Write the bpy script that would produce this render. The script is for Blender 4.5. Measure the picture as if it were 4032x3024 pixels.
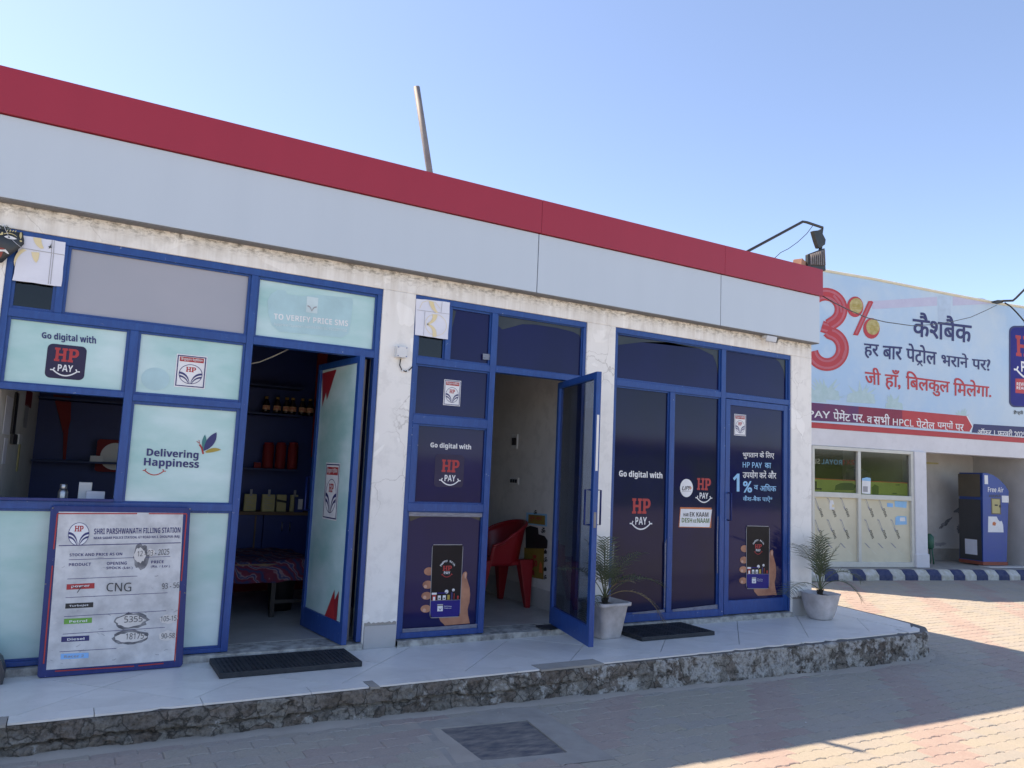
import bpy, bmesh, math, random
from mathutils import Vector, Matrix, noise, geometry

random.seed(7)
sc = bpy.context.scene
for o in list(bpy.data.objects):
    bpy.data.objects.remove(o)

# ---------------------------------------------------------------- camera
FPX, YAW, PIT, ROL = 3025.3, 0.513630, 0.114705, 0.043743      # focal length in photo pixels (4032 wide)
CAM = Vector((0.0, -5.6766, 1.3578))
def cam_axes():
    f = Vector((math.sin(YAW)*math.cos(PIT), math.cos(YAW)*math.cos(PIT), math.sin(PIT)))
    r = Vector((math.cos(YAW), -math.sin(YAW), 0)); u = r.cross(f)
    r2 = r*math.cos(ROL) + u*math.sin(ROL); u2 = -r*math.sin(ROL) + u*math.cos(ROL)
    return r2, u2, f
CR, CU, CF = cam_axes()
cd = bpy.data.cameras.new('camera'); cam = bpy.data.objects.new('camera', cd)
sc.collection.objects.link(cam)
cd.sensor_fit = 'HORIZONTAL'; cd.sensor_width = 36.0; cd.lens = FPX/4032*36.0
cd.clip_start = 0.05; cd.clip_end = 2000
cam.matrix_world = Matrix(((CR.x, CU.x, -CF.x, CAM.x), (CR.y, CU.y, -CF.y, CAM.y), (CR.z, CU.z, -CF.z, CAM.z), (0, 0, 0, 1)))
sc.camera = cam

# ---------------------------------------------------------------- sky, sun, exposure
SUN = Vector((-1.76, 2.18, 3.97)).normalized()
SEL = math.asin(SUN.z); SAZ = math.atan2(SUN.x, SUN.y)          # azimuth from +Y towards +X
w = bpy.data.worlds.new('World'); sc.world = w; w.use_nodes = True
nt = w.node_tree; bg = nt.nodes['Background']
sky = nt.nodes.new('ShaderNodeTexSky'); sky.sky_type = 'NISHITA'; sky.sun_disc = False
sky.sun_elevation = SEL; sky.sun_rotation = SAZ
sky.air_density = 1.0; sky.dust_density = 1.8; sky.ozone_density = 7.0; sky.altitude = 2000
nt.links.new(sky.outputs[0], bg.inputs[0]); bg.inputs[1].default_value = 0.106
sl = bpy.data.lights.new('sun', 'SUN'); sl.energy = 2.25; sl.angle = math.radians(0.53); sl.color = (1.0, 0.96, 0.90)
so = bpy.data.objects.new('sun', sl); sc.collection.objects.link(so)
so.rotation_euler = (-SUN).to_track_quat('-Z', 'Y').to_euler()
so.location = (-6, 8, 14)
vs = sc.view_settings
vs.view_transform = 'Standard'; vs.look = 'None'; vs.exposure = 1.8; vs.gamma = 1.0; vs.use_curve_mapping = False
vs.use_white_balance = True; vs.white_balance_temperature = 8800; vs.white_balance_tint = 16     # a camera balanced for open shade

# ---------------------------------------------------------------- pixel helpers (photo pixels -> a point on a known plane)
def ray(px, py):
    return CF + CR*((px-2016)/FPX) - CU*((py-1512)/FPX)
def hit(px, py, ax, val):
    d = ray(px, py); t = (val-CAM[ax])/d[ax]
    return CAM + d*t
def proj(p):
    v = Vector(p)-CAM; z = v.dot(CF)
    if z < 0.1: return None
    return 2016+FPX*v.dot(CR)/z, 1512-FPX*v.dot(CU)/z
class Plane:
    """A flat surface: origin, unit axes U (right) and V (up), N towards the viewer."""
    def __init__(s, P0, U, V, lift=0.0):
        s.P0 = Vector(P0); s.U = Vector(U).normalized(); V = Vector(V); s.V = (V-s.U*V.dot(s.U)).normalized()
        s.N = s.U.cross(s.V); s.lift = lift; s.bulge = None
    def uv(s, px, py):
        d = ray(px, py); t = (s.P0-CAM).dot(s.N)/d.dot(s.N); X = CAM+d*t-s.P0
        return X.dot(s.U), X.dot(s.V)
    def at(s, u, v, l=0):
        b = s.bulge(u, v) if s.bulge else 0.0
        return s.P0+s.U*u+s.V*v+s.N*(s.lift+l*0.0013+b)
def Zm(ox, oy, k):
    return lambda a, b: (ox+a/k, oy+b/k)
zA=Zm(0,800,2.765); zB=Zm(0,1400,2.765); zC=Zm(0,1950,2.074); zD=Zm(800,1000,2.074); zE=Zm(800,1700,1.659)
zF=Zm(1500,1100,2.37); zG=Zm(1500,1750,1.952); zH=Zm(2300,1250,2.212); zI=Zm(2300,1850,2.212); zJ=Zm(2900,800,1.954)
zK=Zm(0,2400,1.4747); zL=Zm(1400,2400,1.58); zM=Zm(2700,2200,1.6607); zN=Zm(3100,1700,2.37); zO=Zm(3100,1050,2.2124)
zP=Zm(3600,1150,4.74); zR=Zm(880,1900,4.74); zS=Zm(3780,1800,3.607); zT=Zm(0,880,6.637); zU=Zm(2680,2100,5.027)

# ---------------------------------------------------------------- materials
MATS = {}
def new_mat(name):
    m = bpy.data.materials.new(name); m.use_nodes = True
    MATS[name] = m
    return m, m.node_tree, m.node_tree.nodes['Principled BSDF']
def N(nt, typ, **kw):
    n = nt.nodes.new(typ)
    for k, v in kw.items(): setattr(n, k, v)
    return n
def coords(nt, scale=(1, 1, 1), rnd=False):
    tc = N(nt, 'ShaderNodeTexCoord'); mp = N(nt, 'ShaderNodeMapping'); mp.inputs['Scale'].default_value = scale
    nt.links.new(tc.outputs['Object'], mp.inputs[0])
    if rnd:
        oi = N(nt, 'ShaderNodeObjectInfo'); ml = N(nt, 'ShaderNodeMath', operation='MULTIPLY'); ml.inputs[1].default_value = 37.0
        cb = N(nt, 'ShaderNodeCombineXYZ')
        nt.links.new(oi.outputs['Random'], ml.inputs[0])
        for i in range(3): nt.links.new(ml.outputs[0], cb.inputs[i])
        nt.links.new(cb.outputs[0], mp.inputs['Location'])
    return mp.outputs[0]
def noise_n(nt, vec, scale, detail=5, rough=.55, dist=0):
    n = N(nt, 'ShaderNodeTexNoise'); n.inputs['Scale'].default_value = scale; n.inputs['Detail'].default_value = detail
    n.inputs['Roughness'].default_value = rough; n.inputs['Distortion'].default_value = dist
    nt.links.new(vec, n.inputs['Vector']); return n.outputs['Fac']
def ramp(nt, fac, stops):
    r = N(nt, 'ShaderNodeValToRGB'); e = r.color_ramp.elements
    while len(e) < len(stops): e.new(.5)
    for i, (p, c) in enumerate(stops):
        e[i].position = p; e[i].color = (c, c, c, 1) if isinstance(c, (int, float)) else (*c, 1)
    nt.links.new(fac, r.inputs[0]); return r.outputs[0]
def mix(nt, fac, a, b, blend='MIX'):
    m = N(nt, 'ShaderNodeMix', data_type='RGBA', blend_type=blend)
    for sock, v in ((m.inputs[0], fac), (m.inputs[6], a), (m.inputs[7], b)):
        if isinstance(v, (int, float)): sock.default_value = v
        elif isinstance(v, tuple): sock.default_value = (*v, 1)
        else: nt.links.new(v, sock)
    return m.outputs[2]
def bump(nt, bs, h, strength, dist=0.01):
    b = N(nt, 'ShaderNodeBump'); b.inputs['Strength'].default_value = strength; b.inputs['Distance'].default_value = dist
    nt.links.new(h, b.inputs['Height']); nt.links.new(b.outputs[0], bs.inputs['Normal'])
def M(name, col, rough=.5, col2=None, scale=6, var=1.0, bmp=0, bscale=60, spec=.5, metal=0, rnd=False, coat=0, stretch=(1, 1, 1)):
    m, nt, bs = new_mat(name)
    bs.inputs['Roughness'].default_value = rough; bs.inputs['Specular IOR Level'].default_value = spec
    bs.inputs['Metallic'].default_value = metal; bs.inputs['Coat Weight'].default_value = coat
    if col2 is None: col2 = tuple(c*.86 for c in col)
    v = coords(nt, stretch, rnd)
    f = noise_n(nt, v, scale, 6, .6)
    c = mix(nt, ramp(nt, f, [(.35, 0.0), (.68, var)]), col, col2)
    nt.links.new(c, bs.inputs['Base Color'])
    if bmp:
        bump(nt, bs, noise_n(nt, v, bscale, 4), bmp, .004)
    return m
def flatm(name, col, rough=.45, spec=.4):
    return M(name, col, rough, tuple(c*.93 for c in col), 9, spec=spec)
def srgb(r, g, b, k=1.0):
    f = lambda c: (c/255/12.92 if c/255 <= .04045 else ((c/255+.055)/1.055)**2.4)*k
    return (f(r), f(g), f(b))

def make_plaster(name, base, dark, streak_z=None, cracks=True, grime=0.5):
    m, nt, bs = new_mat(name); bs.inputs['Roughness'].default_value = .85; bs.inputs['Specular IOR Level'].default_value = .2
    v = coords(nt)
    f1 = noise_n(nt, v, 1.3, 9, .62); f2 = noise_n(nt, v, 7, 7, .65)
    c = mix(nt, ramp(nt, f1, [(.38, 0.0), (.7, .7)]), base, dark)
    c = mix(nt, ramp(nt, f2, [(.5, 0.0), (.62, grime)]), c, tuple(x*.82 for x in base))
    h = f2
    # flaked repaint patches
    fl = noise_n(nt, v, 2.6, 3, .5, .8)
    flm = ramp(nt, fl, [(.60, 0.0), (.615, 1.0)])
    if cracks: c = mix(nt, flm, c, tuple(min(.9, x*1.06) for x in base))
    if streak_z:
        tc = N(nt, 'ShaderNodeNewGeometry'); sx = N(nt, 'ShaderNodeSeparateXYZ'); nt.links.new(tc.outputs['Position'], sx.inputs[0])
        mr = N(nt, 'ShaderNodeMapRange'); mr.inputs[1].default_value = streak_z-.75; mr.inputs[2].default_value = streak_z
        nt.links.new(sx.outputs[2], mr.inputs[0])
        pw = N(nt, 'ShaderNodeMath', operation='POWER'); pw.inputs[1].default_value = 2.6; nt.links.new(mr.outputs[0], pw.inputs[0])
        sv = coords(nt, (8, 3, .8)); st = noise_n(nt, sv, 1.7, 8, .68)
        mm = N(nt, 'ShaderNodeMath', operation='MULTIPLY'); nt.links.new(pw.outputs[0], mm.inputs[0])
        nt.links.new(ramp(nt, st, [(.40, 0.0), (.70, .62)]), mm.inputs[1])
        c = mix(nt, mm.outputs[0], c, (.40, .34, .27))
        # black mould along the very top
        mr2 = N(nt, 'ShaderNodeMapRange'); mr2.inputs[1].default_value = streak_z-.10; mr2.inputs[2].default_value = streak_z+.015
        nt.links.new(sx.outputs[2], mr2.inputs[0])
        m2 = N(nt, 'ShaderNodeMath', operation='MULTIPLY'); nt.links.new(mr2.outputs[0], m2.inputs[0])
        nt.links.new(ramp(nt, noise_n(nt, coords(nt, (2.2, 2, 5)), 7, 8, .75), [(.47, 0.0), (.60, 1.0)]), m2.inputs[1])
        c = mix(nt, m2.outputs[0], c, (.055, .048, .04))
    if cracks:
        dv = N(nt, 'ShaderNodeVectorMath', operation='ADD')
        nz = N(nt, 'ShaderNodeTexNoise'); nz.inputs['Scale'].default_value = 5; nz.inputs['Detail'].default_value = 4; nt.links.new(v, nz.inputs['Vector'])
        sc_ = N(nt, 'ShaderNodeVectorMath', operation='SCALE'); sc_.inputs['Scale'].default_value = .22
        nt.links.new(nz.outputs['Color'], sc_.inputs[0]); nt.links.new(v, dv.inputs[0]); nt.links.new(sc_.outputs[0], dv.inputs[1])
        vo = N(nt, 'ShaderNodeTexVoronoi', feature='DISTANCE_TO_EDGE'); vo.inputs['Scale'].default_value = 3.1
        nt.links.new(dv.outputs[0], vo.inputs['Vector'])
        cr = ramp(nt, vo.outputs['Distance'], [(.0, 1.0), (.013, 0.0)])
        mk = ramp(nt, noise_n(nt, v, 1.1, 2), [(.50, 0.0), (.62, .55)])
        mu = N(nt, 'ShaderNodeMath', operation='MULTIPLY'); nt.links.new(cr, mu.inputs[0]); nt.links.new(mk, mu.inputs[1])
        c = mix(nt, mu.outputs[0], c, (.34, .31, .28))
    nt.links.new(c, bs.inputs['Base Color'])
    bump(nt, bs, mix(nt, .6, f2, flm) if cracks else f2, .35, .006)
    return m
make_plaster('wall_plaster', (.83, .815, .78), (.76, .74, .70), 2.91)
make_plaster('pale_plaster', (.72, .72, .74), (.60, .60, .62), None, False, .3)
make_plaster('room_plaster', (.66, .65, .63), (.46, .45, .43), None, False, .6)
M('bay_plaster', (.62, .60, .57), .9, (.50, .48, .45), 2.0, bmp=.2, bscale=30)
# silver composite panel, with a soft sheen
M('silver_panel', (.475, .55, .615), .30, (.462, .536, .60), 1.6, spec=.5, stretch=(2.5, 1, .35), bmp=.02, bscale=2.2)
M('red_panel', (.35, .022, .044), .36, (.335, .021, .042), 1.6, spec=.4, stretch=(2.5, 1, .4), bmp=.02, bscale=2.2)
M('soffit_grey', (.16, .16, .165), .6)
M('joint_black', (.02, .02, .022), .7)
def make_paint(name, base, light, chip):
    m, nt, bs = new_mat(name); bs.inputs['Roughness'].default_value = .42; bs.inputs['Specular IOR Level'].default_value = .45
    v = coords(nt)
    f = noise_n(nt, coords(nt, (6, 6, 1.2)), 6, 7, .7)
    c = mix(nt, ramp(nt, f, [(.45, 0.0), (.72, .75)]), base, light)
    c = mix(nt, ramp(nt, noise_n(nt, v, 38, 5, .6), [(.70, 0.0), (.725, .85)]), c, chip)
    nt.links.new(c, bs.inputs['Base Color'])
    bump(nt, bs, f, .12, .003)
make_paint('blue_paint', (.001, .052, .225), (.004, .085, .31), (.50, .53, .58))
make_paint('deep_blue_paint', (.001, .018, .13), (.004, .03, .18), (.4, .42, .5))
def make_film(name, a, b, scale, rough=.12, spec=.5, stretch=(1, 1, 1), fine=0):
    m, nt, bs = new_mat(name); bs.inputs['Roughness'].default_value = rough; bs.inputs['Specular IOR Level'].default_value = spec
    v = coords(nt, stretch)
    f = noise_n(nt, v, scale, 5, .55)
    c = mix(nt, ramp(nt, f, [(.33, 0.0), (.68, 1.0)]), a, b)
    nt.links.new(c, bs.inputs['Base Color'])
    bump(nt, bs, noise_n(nt, v, 2.2, 2), .02, .01)
make_film('teal_film', (.30, .55, .53), (.56, .73, .74), 1.9, .25, .45, (.7, 1, 1.6))
make_film('dark_film', (.009, .011, .058), (.010, .012, .036), 1.2, .07, .2)
make_film('grey_film', (.36, .36, .40), (.33, .34, .38), 1.5, .22, .4)
make_film('violet_film', (.010, .012, .078), (.009, .011, .052), 1.0, .07, .2)
def make_glass(name, tint, rough=.02):
    m, nt, bs = new_mat(name); out = nt.nodes['Material Output']
    tr = N(nt, 'ShaderNodeBsdfTransparent'); tr.inputs[0].default_value = (*tint, 1)
    gl = N(nt, 'ShaderNodeBsdfGlossy'); gl.inputs['Roughness'].default_value = rough
    fr = N(nt, 'ShaderNodeFresnel'); ge = N(nt, 'ShaderNodeNewGeometry'); mr = N(nt, 'ShaderNodeMapRange'); mr.inputs[3].default_value = 1.5; mr.inputs[4].default_value = 1/1.5
    nt.links.new(ge.outputs['Backfacing'], mr.inputs[0]); nt.links.new(mr.outputs[0], fr.inputs[0])     # a thin pane: no inner total reflection
    ms = N(nt, 'ShaderNodeMixShader'); nt.links.new(fr.outputs[0], ms.inputs[0]); nt.links.new(tr.outputs[0], ms.inputs[1]); nt.links.new(gl.outputs[0], ms.inputs[2])
    nt.nodes.remove(bs); nt.links.new(ms.outputs[0], out.inputs[0])
make_glass('tinted_glass', (.50, .55, .62)); make_glass('dusty_glass', (.80, .81, .78), .08); make_glass('smoke_glass', (.22, .24, .25), .05)
def make_tile(name, a, b):
    m, nt, bs = new_mat(name); bs.inputs['Specular IOR Level'].default_value = .45
    v = coords(nt, (1, 1, 1), True)
    f = noise_n(nt, v, 2.4, 8, .62, .6); g = noise_n(nt, v, 26, 5, .6)
    c = mix(nt, ramp(nt, f, [(.42, 0.0), (.66, 1.0)]), a, b)
    c = mix(nt, ramp(nt, g, [(.62, 0.0), (.74, .45)]), c, tuple(x*.72 for x in b))
    nt.links.new(c, bs.inputs['Base Color'])
    r = N(nt, 'ShaderNodeMapRange'); r.inputs[3].default_value = .22; r.inputs[4].default_value = .55; nt.links.new(f, r.inputs[0]); nt.links.new(r.outputs[0], bs.inputs['Roughness'])
make_tile('white_tile', (.76, .74, .70), (.66, .64, .60))
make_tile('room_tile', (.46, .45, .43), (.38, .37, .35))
make_tile('skirt_tile', (.44, .44, .44), (.38, .38, .37))
def make_paver(name, a, b, dust=(.43, .38, .325)):
    m, nt, bs = new_mat(name); bs.inputs['Roughness'].default_value = .9; bs.inputs['Specular IOR Level'].default_value = .15
    geo = N(nt, 'ShaderNodeNewGeometry'); v = geo.outputs['Position']
    oi = N(nt, 'ShaderNodeObjectInfo')
    c = mix(nt, oi.outputs['Random'], a, b)
    c = mix(nt, ramp(nt, noise_n(nt, v, 5.5, 5, .6), [(.35, 0.0), (.7, .9)]), c, tuple((x*.55+y*.45) for x, y in zip(a, dust)))
    c = mix(nt, ramp(nt, noise_n(nt, v, .8, 6, .65), [(.45, 0.0), (.72, .65)]), c, dust)
    # trodden dust lies deeper close to the steps on the left
    sx = N(nt, 'ShaderNodeSeparateXYZ'); nt.links.new(v, sx.inputs[0])
    mr = N(nt, 'ShaderNodeMapRange'); mr.inputs[1].default_value = 3.2; mr.inputs[2].default_value = .8; mr.inputs[4].default_value = .6; nt.links.new(sx.outputs[0], mr.inputs[0])
    dm = N(nt, 'ShaderNodeMath', operation='MULTIPLY'); nt.links.new(mr.outputs[0], dm.inputs[0]); nt.links.new(ramp(nt, noise_n(nt, v, 2.6, 4), [(.3, .35), (.6, 1.0)]), dm.inputs[1])
    c = mix(nt, dm.outputs[0], c, (.41, .355, .315))
    g = noise_n(nt, v, 75, 5, .7)
    c = mix(nt, ramp(nt, g, [(.3, .22), (.6, 0.0)]), c, (.12, .11, .10))
    nt.links.new(c, bs.inputs['Base Color'])
    bump(nt, bs, g, .45, .004)
make_paver('paver_yellow', (.36, .335, .28), (.38, .35, .28)); make_paver('paver_red', (.365, .275, .245), (.39, .305, .275)); make_paver('paver_grey', (.345, .33, .295), (.36, .335, .285))
def make_concrete():
    m, nt, bs = new_mat('old_concrete'); bs.inputs['Roughness'].default_value = .95; bs.inputs['Specular IOR Level'].default_value = .1
    geo = N(nt, 'ShaderNodeNewGeometry'); v = geo.outputs['Position']
    f = noise_n(nt, v, 4, 9, .7); g = noise_n(nt, v, 5.5, 11, .70, .25); h = noise_n(nt, v, 60, 5, .7)
    c = mix(nt, ramp(nt, f, [(.35, 0.0), (.65, 1.0)]), (.15, .135, .118), (.31, .285, .25))
    sx = N(nt, 'ShaderNodeSeparateXYZ'); nt.links.new(v, sx.inputs[0])
    # lumps of rubble and mortar showing through
    dn = N(nt, 'ShaderNodeTexNoise'); dn.inputs['Scale'].default_value = 9; dn.inputs['Detail'].default_value = 5; nt.links.new(v, dn.inputs['Vector'])
    dsc = N(nt, 'ShaderNodeVectorMath', operation='SCALE'); dsc.inputs['Scale'].default_value = .14; nt.links.new(dn.outputs['Color'], dsc.inputs[0])
    dad = N(nt, 'ShaderNodeVectorMath', operation='ADD'); nt.links.new(v, dad.inputs[0]); nt.links.new(dsc.outputs[0], dad.inputs[1])
    vc = N(nt, 'ShaderNodeTexVoronoi'); vc.inputs['Scale'].default_value = 8; nt.links.new(dad.outputs[0], vc.inputs['Vector'])
    vs_ = N(nt, 'ShaderNodeSeparateColor'); nt.links.new(vc.outputs['Color'], vs_.inputs[0])
    c = mix(nt, ramp(nt, vs_.outputs[0], [(.45, 0.0), (.75, .75)]), c, (.36, .335, .295))
    c = mix(nt, ramp(nt, vs_.outputs[1], [(.62, 0.0), (.80, .45)]), c, (.20, .145, .115))
    ve = N(nt, 'ShaderNodeTexVoronoi', feature='DISTANCE_TO_EDGE'); ve.inputs['Scale'].default_value = 8; nt.links.new(dad.outputs[0], ve.inputs['Vector'])
    c = mix(nt, ramp(nt, ve.outputs['Distance'], [(.0, .85), (.05, 0.0)]), c, (.045, .04, .035))
    # lime wash left in flakes, thicker towards the far end
    mr = N(nt, 'ShaderNodeMapRange'); mr.inputs[1].default_value = .5; mr.inputs[2].default_value = 4.6; mr.inputs[3].default_value = -.10; mr.inputs[4].default_value = .035; nt.links.new(sx.outputs[0], mr.inputs[0])
    ad = N(nt, 'ShaderNodeMath', operation='ADD'); nt.links.new(g, ad.inputs[0]); nt.links.new(mr.outputs[0], ad.inputs[1])
    c = mix(nt, ramp(nt, ad.outputs[0], [(.515, 0.0), (.55, 1.0)]), c, (.50, .485, .455))
    k = noise_n(nt, v, 22, 7, .75)
    c = mix(nt, ramp(nt, k, [(.36, .75), (.52, 0.0)]), c, (.045, .04, .036))
    c = mix(nt, ramp(nt, k, [(.58, 0.0), (.72, .6)]), c, (.33, .30, .265))
    c = mix(nt, ramp(nt, h, [(.3, .5), (.55, 0.0)]), c, (.05, .045, .04))
    nt.links.new(c, bs.inputs['Base Color'])
    bump(nt, bs, mix(nt, .5, g, h), 1.0, .03)
make_concrete()
M('grout', (.13, .125, .12), .9); M('cement', (.36, .335, .30), .9, (.28, .26, .235), 5, bmp=.4, bscale=50)
M('sand_bed', (.42, .37, .32), .95, (.36, .315, .27), 3, bmp=.4, bscale=60)
M('far_ground', (.54, .50, .44), .95, (.48, .43, .37), .6, bmp=.3, bscale=30)
M('threshold_stone', (.50, .49, .45), .9, (.17, .16, .15), 14, bmp=.5, bscale=40)
M('navy', (.002, .026, .16), .5); M('shelf_navy', (.010, .032, .12), .55); M('red_cloth', (.22, .008, .012), .7)
M('red_plastic', (.30, .010, .016), .38, (.26, .010, .014), 3); M('dark_rubber', (.016, .02, .026), .65, (.03, .034, .04), 20, bmp=.3, bscale=120)
M('pot_paint', (.60, .57, .57), .85, (.40, .375, .36), 7, bmp=.4, bscale=45); M('soil', (.09, .065, .045), .95, bmp=.6, bscale=40)
M('palm_leaf', (.075, .105, .045), .55, (.12, .13, .07), 30, rnd=False); M('palm_dry', (.26, .19, .10), .8); M('palm_stem', (.10, .12, .055), .6); M('palm_trunk', (.05, .04, .03), .9, bmp=.6, bscale=60)
M('steel', (.45, .45, .46), .35, metal=1.0); M('galv_pipe', (.22, .21, .21), .6, (.17, .15, .15), 12); M('black_metal', (.018, .018, .02), .5); M('black_cable', (.012, .012, .013), .5)
M('white_plastic', (.70, .71, .71), .4, (.64, .65, .65)); M('cream_alu', (.62, .62, .56), .45, (.55, .55, .5)); M('paper_white', (.72, .74, .82), .5, (.64, .66, .74), 5)
M('white_print', (.78, .79, .80), .5); M('faded_print', (.55, .70, .73), .5); M('navy_print', (.018, .022, .14), .45); M('red_print', (.46, .025, .03), .45); M('black_print', (.02, .02, .022), .5)
M('mauve_black', (.030, .024, .065), .3, spec=.2); M('pale_teal_print', (.38, .60, .64), .4); M('gold_print', (.72, .58, .30), .5, (.76, .66, .45)); M('orange_print', (.62, .16, .05), .5); M('grey_print', (.34, .34, .36), .5)
M('sky_blue_print', (.22, .52, .80), .45); M('green_print', (.12, .38, .06), .5); M('teal_print', (.02, .20, .20), .5); M('ochre_print', (.42, .30, .05), .5); M('light_blue_sticker', (.20, .50, .85), .5)
M('skin_print', (.50, .22, .13), .5, (.30, .115, .07), 7); M('nail_print', (.62, .36, .27), .5); M('screen_black', (.016, .014, .018), .3, spec=.12); M('screen_blue', (.02, .02, .20), .3, spec=.15)
M('board_white', (.66, .66, .66), .55, (.42, .42, .425), 7, var=1.0); M('soot', (.09, .09, .10), .8, (.30, .30, .31), 18, var=1.0); M('torn_paper', (.72, .68, .64), .8); M('pencil', (.06, .06, .065), .8)
M('brick_clay', (.36, .19, .13), .9, (.28, .15, .11), 8, bmp=.4, bscale=40); M('lamp_black', (.014, .016, .017), .45, (.03, .034, .034), 12)
M('kerb_blue', (.018, .032, .105), .7, (.06, .075, .14), 16); M('kerb_white', (.60, .59, .56), .85, (.42, .40, .30), 12, bmp=.3); M('machine_blue', (.014, .062, .30), .4, (.02, .075, .28)); M('machine_dark', (.05, .05, .055), .4); M('machine_brown', (.11, .09, .065), .35); M('rust_red', (.30, .075, .045), .7)
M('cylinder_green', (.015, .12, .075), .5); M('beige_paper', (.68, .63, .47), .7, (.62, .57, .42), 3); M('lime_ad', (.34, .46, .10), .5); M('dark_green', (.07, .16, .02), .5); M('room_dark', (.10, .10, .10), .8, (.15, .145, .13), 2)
M('clear_tape', (.20, .22, .28), .25, (.10, .12, .18), 20, stretch=(1, 1, 6)); M('mask_black', (.014, .020, .026), .35, (.03, .034, .04), 8); M('mask_cream', (.62, .52, .26), .6); M('mask_red', (.30, .055, .045), .6); M('mask_brown', (.05, .03, .022), .6); M('grey_hair', (.10, .12, .11), .9)
M('bottle_dark', (.02, .012, .01), .2); M('bottle_cap', (.34, .20, .05), .5); M('bottle_label', (.62, .42, .24), .5, (.45, .12, .08), 30); M('card', (.52, .46, .22), .8, (.44, .39, .2), 8); M('wood_brown', (.16, .10, .06), .7)
def make_cloth():
    m, nt, bs = new_mat('striped_cloth'); bs.inputs['Roughness'].default_value = .9
    v = coords(nt, (1, 1, 1)); w_ = N(nt, 'ShaderNodeTexWave'); w_.wave_profile = 'SIN'; w_.bands_direction = 'DIAGONAL'; w_.inputs['Scale'].default_value = 3.2; w_.inputs['Distortion'].default_value = 9; w_.inputs['Detail'].default_value = 3; w_.inputs['Detail Scale'].default_value = 1.6
    nt.links.new(v, w_.inputs['Vector'])
    c = ramp(nt, w_.outputs['Fac'], [(0, (.015, .025, .09)), (.25, (.10, .010, .028)), (.70, (.13, .014, .035)), (.88, (.20, .15, .17)), (1, (.025, .03, .10))])
    nt.links.new(c, bs.inputs['Base Color'])
make_cloth()
def make_banner():
    m, nt, bs = new_mat('banner_sky'); bs.inputs['Roughness'].default_value = .55
    v = coords(nt, (1, 1, 1)); f = noise_n(nt, v, .45, 5, .6); g = noise_n(nt, v, 2.2, 6, .65)
    c = mix(nt, ramp(nt, f, [(.4, 0.0), (.62, 1.0)]), (.36, .55, .74), (.47, .60, .70))
    c = mix(nt, ramp(nt, g, [(.48, 0.0), (.66, .35)]), c, (.55, .66, .74))
    nt.links.new(c, bs.inputs['Base Color']); bump(nt, bs, noise_n(nt, coords(nt, (1.5, 1.5, .4)), 1.4, 3), .25, .05)
make_banner()
M('banner_red', (.50, .035, .045), .45, (.46, .03, .04)); M('banner_pink', (.52, .115, .15), .45, (.46, .09, .12)); M('banner_deep', (.33, .018, .03), .45)
M('banner_palm', (.36, .53, .55), .6, (.44, .60, .64), 9); M('banner_beam', (.46, .47, .62), .6, (.50, .52, .66)); M('banner_canopy', (.44, .58, .72), .6); M('banner_gold', (.34, .26, .06), .4, (.52, .44, .2), 14); M('banner_navy', (.018, .022, .12), .45); M('banner_purple', (.095, .022, .12), .5, (.16, .02, .08), 1.5); M('banner_maroon', (.25, .014, .05), .5)
M('poster_yellow', (.24, .155, .025), .6, (.30, .20, .05), 12); M('bare_glass', (.030, .035, .037), .06, (.045, .05, .05), 3, spec=.3)
M('hem_cream', (.70, .66, .52), .7)
M('drain_steel', (.075, .085, .105), .55, (.30, .265, .23), 7, var=.95, bmp=.3, stretch=(1, 3, 1))
M('roof_cement', (.32, .31, .29), .9)
M('opp_green', (.16, .26, .05), .8, (.13, .21, .05), 1.0); M('opp_wall', (.4, .38, .33), .9); M('opp_leaf', (.05, .085, .025), .8, (.09, .12, .04), 3)
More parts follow.
